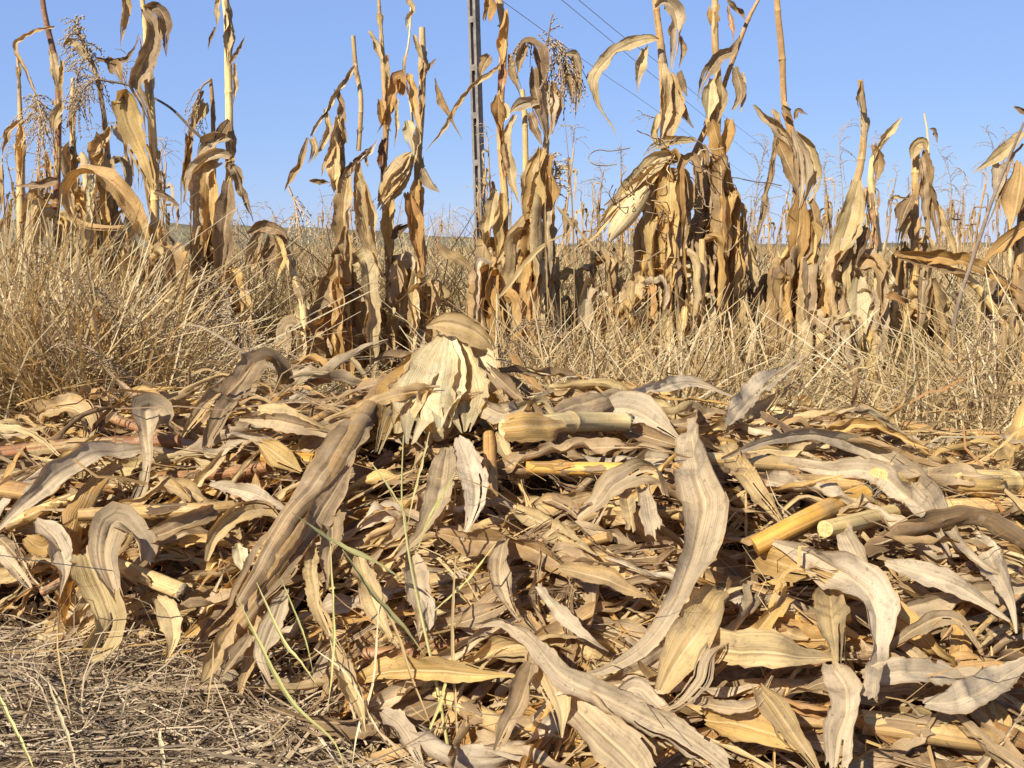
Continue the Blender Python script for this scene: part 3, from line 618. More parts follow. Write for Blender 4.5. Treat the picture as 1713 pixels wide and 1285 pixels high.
HL('broad silvery leaf that twists and hangs down in the lower right', 'grey', [(1288, 905, 26, 0, .0), (1345, 925, 46, 20, .01), (1394, 952, 66, 30, .02), (1432, 975, 74, 10, .04), (1456, 1005, 70, -10, .04), (1465, 1045, 52, -30, .03), (1470, 1088, 32, -50, .02), (1467, 1130, 40, 0, .0), (1460, 1170, 50, 20, 0)], curl=.4, fold=.3, wave=.06, lift=.12, rnd=.95, arch=.0, tip=.8, base=.3, split=.3)
HL('speckled tan leaf hanging beside the silvery twisted one', 'tan', [(1385, 972, 40), (1390, 1020, 54), (1396, 1075, 50), (1402, 1120, 30)], lift=.10, rnd=.7, fold=.3, base=.7, tip=.4, arch=.02)
HL('long smooth tan leaf with its tip pointing right near the bottom', 'tan', [(1150, 1080, 50), (1220, 1088, 64), (1300, 1094, 56), (1370, 1100, 34), (1428, 1104, 8)], lift=.10, rnd=.75, curl=.6, base=.5, tip=.1)
HL('grey crumpled leaf hanging to the bottom edge right of centre', 'grey', [(1390, 1110, 40), (1412, 1150, 56), (1415, 1190, 50), (1402, 1235, 54), (1396, 1290, 40)], lift=.10, rnd=.8, fold=.35, curl=.5, tip=.8)
HL('wide tan leaf folded over in a hump below the broad grey leaf', 'tan', [(1222, 990, 50, 60), (1198, 1008, 80, 20), (1168, 1055, 88, 0), (1130, 1110, 70, 0), (1102, 1160, 44)], lift=.11, rnd=.6, curl=.8, fold=.05, arch=.04, base=.8, tip=.6)
HL('narrow twisted grey ribbon of leaf looping under the tan hump', 'grey', [(1252, 975, 24, 20), (1258, 1010, 30, 40), (1232, 1052, 24, 60), (1186, 1098, 34, 10), (1172, 1140, 44, 0), (1135, 1180, 40, 0), (1090, 1192, 18)], lift=.13, rnd=.7, curl=.7, arch=.01)
HL('long grey leaf crossing the bottom centre towards the lower right', 'grey', [(795, 1048, 14, 0), (840, 1040, 26, 40), (890, 1074, 32, 30), (940, 1130, 40, 10), (1019, 1170, 46, 0), (1092, 1206, 50, 0), (1150, 1235, 48, 0), (1225, 1290, 44)], lift=.115, rnd=.8, curl=.45, wave=.12, tip=.8)
HL('tan leaf hanging down from the crossing leaf, left of two', 'grey', [(890, 1108, 34), (878, 1160, 44, 10), (850, 1210, 44), (828, 1256, 34)], lift=.105, rnd=.35, fold=.3, curl=.5, wave=.08, base=.6)
HL('tan leaf hanging down from the crossing leaf, right of two', 'tan', [(896, 1080, 36), (918, 1130, 54), (938, 1185, 52), (940, 1235, 24)], lift=.10, rnd=.85, fold=.25, tip=.2)
HL('wide pale leaf running off the bottom edge in the middle', 'grey', [(940, 1160, 56), (985, 1205, 72), (1040, 1255, 76), (1090, 1310, 66)], lift=.09, rnd=.65, curl=.5, tip=.9)
HL('curled brown leaf lying in the lower middle of the heap', 'tan', [(935, 950, 22), (1005, 968, 36), (1050, 985, 34), (1085, 1000, 16)], lift=.08, rnd=.3, wave=.1)
HL('narrow grey strip lying diagonally right of the frayed root', 'grey', [(898, 980, 18), (946, 1035, 26), (985, 1068, 20), (1018, 1090, 6)], lift=.09, rnd=.9, fold=.4)
HL('hooped grey leaf in the middle with torn strips hanging from it', 'grey', [(968, 872, 28, -30), (1005, 835, 40, -10), (1045, 800, 46, 0), (1080, 785, 50, 30), (1108, 800, 46, 60), (1116, 832, 30, 80)], lift=.10, rnd=.65, curl=.5, arch=.05, base=.6, tip=.7)
HL('left torn strip hanging from the hooped grey leaf', 'tan', [(1045, 812, 20), (1052, 850, 26), (1058, 892, 22)], lift=.11, rnd=.7, tip=.7, base=.9)
HL('right torn strip hanging from the hooped grey leaf', 'grey', [(1078, 812, 26), (1086, 855, 32), (1096, 902, 30)], lift=.11, rnd=.85, tip=.9, base=.9, fold=.2)
HL('pale grey leaf hanging below the husk in the centre', 'grey', [(766, 732, 22), (786, 775, 44), (796, 825, 50), (788, 870, 36), (770, 905, 20)], lift=.12, rnd=.95, fold=.25, curl=.4, tip=.3)
HL('pale veined leaf draped down the centre beside the hanging grey one', 'grey', [(748, 750, 34), (740, 800, 44), (728, 850, 48), (702, 895, 40), (660, 935, 18)], lift=.10, rnd=.55, curl=.5)
HL('tan leaf hanging under the bend of the slanting stalk', 'grey', [(548, 842, 30), (556, 890, 46), (550, 935, 44), (548, 985, 18)], lift=.11, rnd=.4, fold=.25, wave=.1)
HL('long narrow leaf falling from the slanting stalk to the lower middle', 'tan', [(521, 908, 22), (526, 985, 28, 20), (546, 1050, 26), (580, 1104, 12)], lift=.11, rnd=.6, fold=.35)
HL('grey twisted leaf under the slanting stalk near its foot', 'grey', [(480, 985, 28, 30), (455, 1050, 40, 0), (440, 1095, 36, 20), (455, 1150, 24)], lift=.10, rnd=.75, curl=.6)
HL('brown leaf strip hanging from the foot of the slanting stalk', 'tan', [(400, 1015, 22), (424, 1045, 26), (418, 1100, 24), (402, 1160, 18)], lift=.10, rnd=.35, fold=.3, tip=.7)
HL('grey leaf folded over the top of the heap, its two limbs hanging', 'grey', [(470, 650, 40, 30, -.02), (462, 615, 44, 60, .02), (438, 600, 40, 30, .05), (408, 640, 44, 0, .03), (374, 690, 44, 0, .02), (350, 735, 34, 0, 0), (345, 765, 18)], lift=.10, rnd=.3, curl=.5, fold=.2, base=.9, tip=.6)
HL('tan leaf hugging the left side of the folded grey leaf', 'tan', [(400, 640, 20), (360, 660, 32), (325, 700, 34), (300, 740, 16)], lift=.09, rnd=.4, fold=.3)
HL('grey brown leaf curled over at the left shoulder of the heap', 'tan', [(58, 708, 30, 40), (68, 692, 34, 30), (105, 682, 36, 10), (138, 692, 40, -10), (150, 722, 32, -40), (136, 760, 20)], lift=.09, rnd=.35, curl=.6, base=.8)
HL('leaf folded like a saddle over the top left, a ribbon hanging from it', 'grey', [(276, 722, 40, -20), (268, 690, 46, 20), (244, 684, 48, 0), (247, 722, 30, 0), (250, 775, 20, 30), (238, 825, 26, 0), (214, 862, 22)], lift=.11, rnd=.7, curl=.35, base=.9, tip=.7)
HL('long dry leaf on top of the heap trailing left from the saddle leaf', 'grey', [(300, 660, 14), (262, 672, 20), (230, 665, 20), (200, 640, 14), (172, 612, 8)], lift=.11, rnd=.3, fold=.3)
HL('big arched grey leaf sweeping down to the left edge', 'grey', [(244, 752, 22, 10), (204, 757, 36, 20), (160, 762, 42, 10), (102, 795, 46, 0), (48, 838, 40, 0), (-15, 895, 20)], lift=.12, rnd=.85, curl=.5, fold=.2, arch=.03)
HL('wide leaf looped over in the left of the heap, its left limb lit', 'grey', [(240, 945, 40, 60, 0), (228, 900, 46, 60, .01), (200, 870, 52, 30, .03), (182, 885, 56, 0, .03), (176, 930, 50, 0, .02), (190, 985, 40, -10, 0), (215, 1030, 26)], lift=.11, rnd=.65, curl=.4, base=.9)
HL('broad cream and grey leaf fanned out at the lower left', 'cream', [(140, 918, 50), (160, 965, 64), (180, 1015, 52), (185, 1045, 56), (160, 1085, 66), (140, 1100, 40)], lift=.105, rnd=.1, curl=.45, fold=.2, wave=.12, base=.8, tip=.7)
HL('flat grey leaf lying on a slant beside the looped one', 'grey', [(228, 912, 22), (290, 885, 40), (340, 865, 40), (378, 842, 16)], lift=.08, rnd=.25, fold=.3)
HL('thin pale leaf running right to the slanting stalk', 'grey', [(350, 810, 12), (410, 822, 26), (450, 838, 26), (490, 862, 20)], lift=.10, rnd=.9)
HL('curved tan leaf rising into the slanting stalk', 'tan', [(345, 940, 12), (362, 895, 26), (395, 862, 34), (440, 852, 36), (470, 870, 24)], lift=.09, rnd=.55, fold=.35)
HL('small cream tuft of husk left of the slanting stalk', 'cream', [(398, 910, 10), (402, 935, 26), (412, 958, 26)], lift=.12, rnd=.9, wave=.4, crump=.2)
HL('tan leaf ending in a bend at the lower left corner of the heap', 'gold', [(42, 900, 24), (70, 915, 34), (105, 890, 34), (125, 868, 18)], lift=.08, rnd=.55, wave=.3, crump=.12)
HL('grey strip leaf at the far left edge pointing down', 'grey', [(-10, 915, 16), (25, 950, 26), (52, 985, 24)], lift=.09, rnd=.8)
HL('white grey leaf bent along the back top right of the husk', 'grey', [(1035, 668, 14), (1095, 652, 24), (1160, 640, 28), (1225, 662, 18)], lift=.07, rnd=.98, fold=.3)
HL('pale broad leaf raised at the back right of the heap', 'grey', [(1218, 712, 28), (1262, 660, 42), (1305, 625, 36), (1345, 596, 14)], lift=.06, rnd=.95, wave=.12)
HL('tan leaf under the raised pale one at the back right', 'tan', [(1215, 725, 20), (1265, 690, 30), (1330, 640, 18)], lift=.05, rnd=.6, roll=20)
HL('pale grey sheet of leaf behind the thick cut stalk', 'grey', [(995, 690, 30), (1050, 685, 58), (1100, 710, 56), (1140, 738, 26)], lift=.07, rnd=.9, fold=.1)
HL('dark brown leathery sheath lying over the thick cut stalk', 'brown', [(880, 700, 16), (945, 682, 34), (1010, 664, 46), (1056, 648, 40)], lift=.13, rnd=.9, curl=-.9, fold=0, tip=.8)
HL('grey leaf darkened to paint the shade right of the cut stalk end', 'grey', [(1040, 716, 30), (1090, 732, 34), (1150, 750, 24)], lift=.07, rnd=.15)  # cast shadow of the cut stalk put into this leaf's dark tone
HL('curled leaf with dark inside left of the cut stalk', 'grey', [(790, 660, 16), (830, 690, 34, 30), (860, 688, 36, 10), (905, 665, 26), (935, 650, 10)], lift=.12, rnd=.7, wave=.2)
HL('grey leaf leaning on the right flank of the husk', 'tan', [(795, 590, 14), (828, 640, 26), (848, 680, 24), (860, 700, 10)], lift=.10, rnd=.35, fold=.3)
HL('golden leaf sheath lying flat across the bottom middle', 'gold', [(592, 1146, 24), (640, 1124, 40), (720, 1122, 42), (800, 1128, 38), (868, 1132, 22)], lift=.09, rnd=.75, wave=.2, curl=.6)
HL('grey rolled leaf lying level below the centre', 'grey', [(700, 1050, 26), (770, 1040, 40), (825, 1022, 44), (865, 1000, 30)], lift=.085, rnd=.35, curl=.9, fold=0)
HL('large pale leaf lying level at the right bottom', 'grey', [(1440, 1132, 36), (1510, 1124, 44), (1575, 1130, 42), (1640, 1148, 28)], lift=.085, rnd=.9, curl=.5)
HL('pale leaf curving up to the right bottom edge', 'grey', [(1545, 1176, 30, 20), (1600, 1172, 46), (1660, 1145, 54), (1735, 1095, 40)], lift=.10, rnd=.88, curl=.5, fold=.2)
HL('thin arched grey leaf standing over the dark gap at lower right', 'grey', [(1480, 1090, 10), (1534, 1050, 24, 10), (1578, 1032, 28, 20), (1612, 1045, 26, 10), (1640, 1088, 16)], lift=.11, rnd=.5, arch=.03)
HL('tan leaf standing on edge at the right edge of the heap', 'gold', [(1682, 790, 24), (1698, 740, 34), (1716, 680, 34), (1724, 640, 20)], lift=.06, rnd=.65)
HL('tan leaf blade lying behind the amber stalk', 'tan', [(1215, 745, 30), (1250, 800, 40), (1290, 850, 40), (1320, 890, 18)], lift=.075, rnd=.55)
HL('grey leaf falling from under the amber stalk end', 'grey', [(1398, 868, 18), (1420, 905, 34), (1446, 955, 40), (1466, 985, 22)], lift=.08, rnd=.85)
HL('golden sheath lying under the silvery twisted leaf', 'gold', [(1265, 930, 40), (1330, 950, 56), (1400, 960, 44)], lift=.07, rnd=.5, curl=.7)
HL('tan leaf lifting from the lower right behind the crumpled grey leaf', 'tan', [(1270, 1150, 34), (1300, 1190, 44), (1335, 1240, 44), (1370, 1290, 40)], lift=.09, rnd=.5, fold=.3)
HL('tan sheet of leaf under the crossing leaf near the bottom', 'gold', [(1180, 1205, 40), (1250, 1215, 60), (1320, 1240, 50), (1365, 1262, 20)], lift=.06, rnd=.6)
HL('bowed grey leaf edge below the smooth tan leaf', 'grey', [(1150, 1170, 14), (1210, 1182, 22), (1260, 1180, 20), (1292, 1130, 12)], lift=.09, rnd=.6)
HL('brown curled leaf standing in the gap left of the broad grey leaf', 'brown', [(905, 830, 18), (950, 850, 30), (975, 872, 24)], lift=.08, rnd=.8, curl=.9)
HL('tan sheath tube lying below the golden striped stalk', 'tan', [(880, 850, 26), (940, 840, 34), (1000, 825, 26)], lift=.07, rnd=.4, curl=1.3, fold=0)
HL('speckled leaf lying diagonally below that sheath tube', 'tan', [(855, 850, 26), (905, 875, 40), (955, 905, 34), (1000, 930, 14)], lift=.08, rnd=.8)
HL('white grey leaf at the bottom left of the centre', 'grey', [(640, 1190, 24), (672, 1215, 34), (700, 1265, 30), (712, 1290, 10)], lift=.08, rnd=.9)
HL('golden leaf flap catching the light in the left centre', 'gold', [(435, 740, 24), (470, 765, 44), (505, 790, 30)], lift=.075, rnd=.85, curl=.5)
HL('pointed tan leaf near the left centre top', 'tan', [(430, 690, 30), (500, 705, 36), (560, 725, 14)], lift=.08, rnd=.7, wave=.2)
HL('grey leaf lying along the left centre top', 'grey', [(400, 700, 12), (470, 705, 30), (540, 722, 26), (590, 730, 10)], lift=.085, rnd=.6, roll=30)

for lb, mt, rn, pts in [('grey leaf hanging to a point in the lower middle left of the crossing leaf', 'grey', .7, [(690, 930, 30), (700, 980, 44), (708, 1030, 40), (700, 1075, 14)]), ('pale folded leaf standing beside the reed stem', 'grey', .95, [(700, 985, 18), (712, 1010, 30), (718, 1045, 26), (700, 1060, 12)]),
    ('veined tan leaf draped on the dark hollow beside the slanting stalk', 'tan', .7, [(600, 930, 26), (618, 985, 42), (640, 1040, 40), (668, 1085, 16)]), ('grey leaf bending down between the hooped leaf and the reed', 'grey', .6, [(845, 900, 24), (835, 950, 40), (846, 1000, 38), (870, 1040, 16)]),
    ('tan leaf hanging over the lower edge left of the golden sheath', 'tan', .6, [(560, 1080, 24), (575, 1130, 38), (600, 1180, 36), (612, 1225, 14)]), ('pale grey leaf bowed across the lower right centre', 'grey', .95, [(1010, 1195, 14), (1060, 1150, 34), (1110, 1190, 0.1 + 36), (1150, 1215, 16)]),
    ('long silvery leaf lying along the right of the heap under the thin arch', 'grey', .98, [(1480, 940, 18), (1540, 960, 36), (1610, 985, 38), (1690, 1040, 22)]), ('silvery leaf hanging at the right edge of the heap', 'grey', .95, [(1640, 900, 24), (1665, 950, 40), (1690, 1000, 40), (1700, 1060, 16)]),
    ('pale leaf draped in the left of the heap below the arched one', 'grey', .9, [(60, 870, 20), (95, 905, 38), (110, 955, 36), (100, 1000, 14)]), ('tan leaf bent over the left front beside the fanned one', 'tan', .8, [(262, 1000, 24), (285, 1030, 36), (290, 1070, 32), (275, 1110, 12)])]:
    HL(lb, mt, pts, lift=.10, rnd=rn, fold=.35)

for lb, mt, rn, pts in [('tan leaf strip lying over the foot of the slanting stalk', 'tan', .4, [(395, 1040, 20), (368, 1085, 36), (350, 1125, 30), (330, 1155, 10)]), ('dark tan leaf beside the foot of the slanting stalk', 'brown', .95, [(420, 1060, 18), (392, 1100, 34), (365, 1140, 14)])]:
    HL(lb, mt, pts, lift=.13, rnd=rn)

# further stalk lengths lying level, half buried
g = np.random.default_rng(66)
for i, (x, y, hl, w) in enumerate([(1050, 850, 90, 22), (620, 900, 70, 20), (1250, 790, 120, 22), (1130, 960, 90, 20), (360, 790, 90, 22), (90, 850, 80, 22), (700, 1080, 90, 24), (1000, 1240, 110, 30), (1560, 1010, 110, 26), (1300, 1200, 100, 28), (940, 910, 80, 20), (1600, 720, 90, 18), (560, 690, 70, 16), (180, 700, 90, 18)]):
    sl_ = g.normal(0, 22); side = 'left' if x < 620 else 'middle' if x < 1150 else 'right'
    HS('weathered stalk length half buried level in the ' + side + ' of the heap', g.choice(['stalk', 'stalk', 'amber', 'rust']), [(x - hl, y - sl_, w), (x, y + g.normal(0, 4), w * 1.05), (x + hl, y + sl_, w)], g.uniform(0, .035), nodes=(g.uniform(.2, .8),), rnd=g.uniform(.1, .8))

# loose leaves: random, draped over the heap
def loose_leaf(mb, g, x, y, L, w, lift, rnd=None):
    th = g.normal(0, .5) + (math.pi if g.random() < .5 else 0)
    if g.random() < .3: th = g.uniform(0, 6.28)
    n = 7; s = np.linspace(-.5, .5, n); bendy = g.normal(0, .7)
    ang = th + bendy * s * 1.6; dx = np.cos(ang) * L / n; dy = np.sin(ang) * L / n * .75
    X = x + np.cumsum(dx) - dx.sum() / 2; Y = y + np.cumsum(dy) - dy.sum() / 2
    Z = surf_h(X, Y); q = g.random(); Z = (1 - q) * Z + q * np.interp(np.arange(n), [0, n - 1], [Z[0], Z[-1]])
    arc = np.sin(np.pi * (s + .5)) * g.uniform(-.02, .06) * min(1, L / .3) + (s * 2) ** 2 * g.uniform(-.02, .05) * min(1, L / .2) + s * g.normal(0, .16) * L
    Z = np.maximum(Z, surf_h(X, Y) - .04) + lift + arc
    P = np.stack([X, Y, Z], 1); N = heap_n(X, Y) + np.array([0, -.35, 0]) + g.normal(0, .35, 3)
    sq = g.random() < .4
    cu = g.choice([-1, 1, 1, 1]) * abs(g.normal(1.0, .6))
    ribbon(mb, P, w * np.array([.7, 1, 1, 1, 1, .85, .6]), g.normal(0, 38) + np.linspace(-1, 1, n) * g.normal(0, 55), N, None, cu, g.uniform(0, .6), g.uniform(.02, .13), g.uniform(.05, .17),
           g.random() if rnd is None else rnd, 1 if sq else g.uniform(.2, .8), 1 if sq and g.random() < .5 else g.uniform(.05, .4), small=w < .026, rng=g, tw=28, jag=.8 if sq else .4, split=2.0)
    return P
CLEAR = [(945, 705, 135, 34), (1365, 865, 115, 52), (1610, 806, 130, 30), (1180, 790, 60, 110), (1410, 970, 80, 60), (740, 640, 110, 90), (1090, 1090, 140, 40), (250, 740, 50, 90), (130, 790, 130, 45), (440, 630, 40, 60), (1465, 775, 110, 30), (540, 820, 60, 60), (1340, 1034, 60, 18), (270, 970, 60, 30)]
def in_clear(px, py): return any(((px - x) / a) ** 2 + ((py - y) / c) ** 2 < 1 for x, y, a, c in CLEAR)
def rand_heap_xy(g, frnt=.0):
    while True:
        px = g.uniform(-60, W0 + 60); py = g.uniform(600, 1330); r = ray(px, py); p = on_heap(px, py)
        h = heap_h(p[0], p[1])
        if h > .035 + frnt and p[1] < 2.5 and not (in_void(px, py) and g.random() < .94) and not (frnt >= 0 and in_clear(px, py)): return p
g = np.random.default_rng(77)
kinds = [('grey', 'greyish', .50), ('tan', 'tan', .27), ('gold', 'golden', .13), ('orange', 'orange brown', .04), ('cream', 'cream', .06)]
for i in range(170):
    p = rand_heap_xy(g); k = kinds[g.choice(5, p=[q[2] for q in kinds])]
    big = g.random() < .45; L = g.uniform(.25, .55) if big else g.uniform(.12, .25); w = g.uniform(.026, .05) if big else g.uniform(.014, .032)
    b = MB(); P = loose_leaf(b, g, p[0], p[1], L, w, g.uniform(-.01, .03))
    where = 'left' if p[0] < -.35 else 'right' if p[0] > .35 else 'middle'
    up = 'upper' if p[1] > 1.95 else 'lower'
    tag(b.build('corn_leaf', M[k[0]], origin=P.mean(0)), ('long broad ' if big else 'short ') + k[1] + ' leaf among the loose leaves in the ' + up + ' ' + where + ' of the heap', 'corn leaf', ('long ' if big else 'short ') + k[1] + ' loose leaves, ' + up + ' ' + where + ' of the heap')
MATS = ['grey', 'tan', 'gold', 'orange', 'brown']
b = MB(); bl = [MB() for _ in MATS]
for i in range(2500):
    p = rand_heap_xy(g, -.001); j = g.choice(5, p=[.28, .33, .17, .04, .18])
    u_ = g.random()
    L = g.uniform(.18, .5) if u_ < .58 else g.uniform(.04, .14) if u_ < .75 else g.uniform(.1, .4)
    w = min(g.uniform(.006, .03), L * .16) if u_ < .75 else g.uniform(.003, .008)
    loose_leaf(bl[j], g, p[0], p[1], L, w, g.uniform(-.10, .008))
n = 1700; pp = np.array([rand_heap_xy(g, -.001) for _ in range(n)]); bsx = pp + np.stack([g.normal(0, .02, n), g.normal(0, .02, n), g.uniform(-.06, .025, n)], 1)
for j in range(5):
    k = np.arange(j, n, 5); m = len(k)
    strips(bl[j], bsx[k], np.stack([g.normal(0, 1, m), g.normal(0, .5, m), g.normal(0, .3, m)], 1), g.uniform(.03, .2, m), g.normal(0, .45, (m, 3)) * [1, .7, .5], g.lognormal(-5.9, .5, m), 6, rng=g, kink=.05)
for q, j in zip(bl, range(5)):
    for k in range(len(q.m)): q.m[k][:] = j
    off = b.n
    for v, f, uv, r, m in zip(q.v, q.f, q.uv, q.r, q.m):
        b.v.append(v); b.f.append(np.where(f >= 0, f + off, -1)); b.uv.append(uv); b.r.append(r); b.m.append(m)
    b.n += q.n
tag(b.build('corn_debris', [M[m] for m in MATS]), 'countless small torn leaf scraps filling the heap between the larger leaves', 'leaf debris', kind='stuff')
# ------------------------------------------------------------------ standing corn
def hang_leaf(mb, g, p0, L, w, out, rnd, small=False, twist=40):
    """dead blade: leaves the stalk at p0, arches outwards in direction out (2d angle), then hangs down and twists"""
    o = np.array([math.cos(out), math.sin(out), 0]); up = g.uniform(-.04, .1) * min(L, .4); far = g.uniform(.05, .26) * min(L, .5)
    s = np.array([0, .12, .28, .5, .75, 1.0])
    hx = far * np.array([0, .5, .95, 1.1, 1.05, .9 + g.normal(0, .35)]); hz = np.array([0, up * .8, up * .6, -.25 * L, -.55 * L, -.85 * L])
    sw = g.normal(0, .06, 2) * L
    P = p0 + o * hx[:, None] + np.array([0, 0, 1.]) * hz[:, None] + np.stack([sw[0] * s ** 2, sw[1] * s ** 2, 0 * s], 1)
    P[:, 2] = np.maximum(P[:, 2], .02 + .03 * s)
    N = o + np.array([0, 0, .5]) + g.normal(0, .2, 3)
    ribbon(mb, P, w * np.array([.75, 1, 1, .9, .7, .35]), np.linspace(0, 1, 6) * g.normal(0, twist * 1.6), N, None, abs(g.normal(.9, .5)), g.uniform(.1, .55), g.uniform(.03, .14), g.uniform(.04, .12), rnd, .8, .2, small=small, rng=g, tw=26, jag=.6, split=1.5)
LM = ['tan', 'gold', 'grey', 'orange', 'brown']
def corn(label, D, stalks, leaves=(), tassels=(), extras=8, sheaths=6, husks=(), zr=(.3, .95), seed=0, name='corn_plant', gold=.5, group='dead corn plants of the front row', extra_w=.072):
    g = np.random.default_rng(1000 + seed)
    base = ground_at(stalks[0][-1][0], D); root = empty(name, base, label, 'corn plant', group)
    main = None
    def P_(pts, dd=0):
        P = []; Wd = []; Rl = []
        for p in pts:
            x, y, w = p[:3]; rl = p[3] if len(p) > 3 else 0; d2 = p[4] if len(p) > 4 else 0
            q = at(x, y, D + dd + d2); P.append(q); Wd.append(w * ((q - CAM) @ FWD) / FPX); Rl.append(rl)
        return np.array(P), np.array(Wd), np.array(Rl)
    for si, st in enumerate(stalks):
        P, Wd, _ = P_(st)
        if st[-1][1] > 400:      # carry the stalk on down to the ground
            e = P[-1].copy(); gp = e + (P[-1] - P[-2]) * .2; gp[2] = -.02
            P = np.concatenate([P, [gp]]); Wd = np.append(Wd, Wd[-1] * 1.15)
        L = np.linalg.norm(np.diff(P, axis=0), axis=1).sum(); k = max(1, int(L / .19)); nd = [(i + .6 + g.uniform(-.12, .12)) / (k + .3) for i in range(k)]
        b = MB(); tube(b, P, Wd / 2, 10, rnd=g.uniform(.2, .8), nodes=nd); b.build('stalk', M[['stalk', 'stalk', 'pale', 'rust'][g.choice(4, p=[.55, .15, .26, .04])]], root)
        Q = resample(np.concatenate([P, Wd[:, None]], 1), 60)
        if main is None: main = Q
        # old leaf sheaths clasping the stalk between nodes
        zs = g.uniform(.05, .95, sheaths if si == 0 else sheaths // 2)
        for z in zs:
            i0 = int(z * 50); seg = Q[i0:i0 + g.integers(5, 10)]
            if len(seg) < 4: continue
            b = MB(); j = g.choice(5, p=[.35, .35, .15, .1, .05])
            clasp(b, seg[::2, :3], seg[::2, 3] / 2, g, g.uniform(1.2, 2.0), g.uniform(.9, 1.5))
            b.build('sheath', M[LM[j]], root)
    for lf in leaves:
        mt, cu, pts = lf[:3]; kw = lf[3] if len(lf) > 3 else {}
        P, Wd, Rl = P_(pts, -.05); b = MB()
        a = dict(fold=.3, wave=.1, crump=.08, base=.75, tip=.2, tw=18, jag=.45, split=1.2); a.update(kw)
        ribbon(b, P, Wd, Rl + g.normal(0, 6), unit(CAM - P) + np.array([-.1, 0, .1]), curl=cu * 1.1, rnd=a.pop('rnd', g.random()), rng=g, **a); b.build('leaf', M[mt], root)
    for pts in husks:
        P, Wd, _ = P_(pts, -.06); b = MB(); r = Wd / 2
        tube(b, P, r, 12, 14, rnd=.6); hb = b.build('husk', M['cream' if g.random() < .6 else 'tan'], root)
        for q in range(5):
            b = MB(); o = g.normal(0, .35, 3) * r.max(); sh = P + o * np.linspace(.4, 1.3, len(P))[:, None] + np.array([0, -.5, 0]) * r.max()
            ribbon(b, sh, Wd * g.uniform(.5, .9), g.uniform(-50, 50), unit(CAM - P), None, 1.1, 0, .1, .05, g.random(), .6, .3, rng=g); b.build('husk_leaf', M[g.choice(['cream', 'tan', 'gold'])], hb)
            hb.children[-1].location = -Vector((0, 0, 0))
    for tz in tassels:
        P, _, _ = P_([(x, y, 1) for x, y in tz['axis']], tz.get('dd', -.02)); b = MB()
        panicle(b, P, tz.get('n', 12), tz.get('len', .14), tz.get('droop', .6), tz.get('grain', .0075), tz.get('rnd', .3), tz.get('spread', .8), g, tz.get('start', .25), .0022, .012); b.build('tassel', M[tz.get('mat', 'seed')], root)
    for _ in range(int(extras * 2.0)):
        z = g.uniform(zr[0], max(zr[1], zr[0] + .2)); c = main[np.argmin(np.abs(main[:, 2] - z))]; b = MB()
        L = min(g.uniform(.35, .9), z + .1); j = g.choice(6, p=[.50, gold * .4, .37 - gold * .4, .02, .01, .10])
        hang_leaf(b, g, c[:3], L, extra_w * g.uniform(.5, 1.25), g.uniform(0, 6.28) if g.random() < .5 else g.uniform(3.4, 6.0), g.random())
        b.build('leaf', M[(LM + ['cream'])[j]], root)
    return root

corn('leaning corn plant at far left, its bent tip hanging down to the left', 4.6, [[(66, -60, 7), (74, 20, 9), (93, 105, 10), (98, 180, 10), (95, 340, 12), (98, 470, 13)]],
     [('tan', .8, [(92, 44, 6), (60, 52, 8), (32, 66, 8), (26, 82, 10), (44, 122, 10), (62, 160, 12)]), ('grey', .9, [(98, 300, 20), (60, 310, 14), (20, 312, 6)]),
      ('tan', .7, [(104, 170, 12), (92, 200, 18), (90, 225, 10)]), ('gold', .8, [(104, 100, 8), (103, 150, 10), (100, 190, 8)])],
     [dict(axis=[(50, 130), (60, 160), (68, 200), (66, 225)], n=28, len=.14, rnd=.6, droop=.9)], extras=9, seed=1)
corn('thin leaning corn plant at the left edge with a drooping leaf at mid height', 4.7, [[(27, 80, 4), (31, 120, 5), (34, 210, 9), (35, 260, 13), (36, 420, 13)]],
     [('tan', .6, [(36, 200, 10), (12, 225, 12), (4, 260, 6)]), ('gold', 1.2, [(34, 205, 14), (35, 250, 18), (36, 300, 14)])], extras=6, seed=2, extra_w=.04)
corn('corn plant crowned by a lilac grey tassel in the left group', 4.9, [[(133, 55, 5), (150, 100, 6), (166, 145, 7), (178, 230, 9), (182, 330, 11), (184, 460, 13)]],
     [('tan', .7, [(150, 100, 12), (120, 70, 16), (108, 75, 14), (112, 88, 6)]), ('tan', .7, [(180, 95, 10), (195, 115, 26), (205, 140, 14)]), ('grey', .5, [(160, 98, 8), (205, 102, 10), (222, 85, 8), (232, 66, 4)]),
      ('grey', .8, [(192, 205, 20), (210, 235, 30), (214, 250, 14)]), ('tan', .8, [(185, 210, 12), (160, 250, 24), (150, 275, 10)])],
     [dict(axis=[(166, 130), (150, 90), (134, 55), (128, 36)], n=44, len=.17, rnd=.5, droop=.7, spread=1.1, grain=.0085), dict(axis=[(190, 140), (165, 132), (140, 150), (128, 180)], n=34, len=.14, rnd=.35, droop=.8)], extras=12, seed=3, zr=(.3, 1.2))
corn('corn plant with a fluffy pale panicle standing behind the lilac tassel', 5.1, [[(122, 130, 6), (121, 200, 8), (123, 280, 10), (124, 460, 12)]],
     [('tan', .7, [(100, 185, 20), (88, 195, 24), (86, 220, 10)])], [dict(axis=[(122, 220), (124, 180), (130, 130), (138, 100)], n=44, len=.17, rnd=.75, droop=.5, spread=1.2), dict(axis=[(80, 220), (70, 190), (60, 165)], n=34, len=.16, rnd=.7)], extras=10, seed=4, zr=(.3, 1.15))
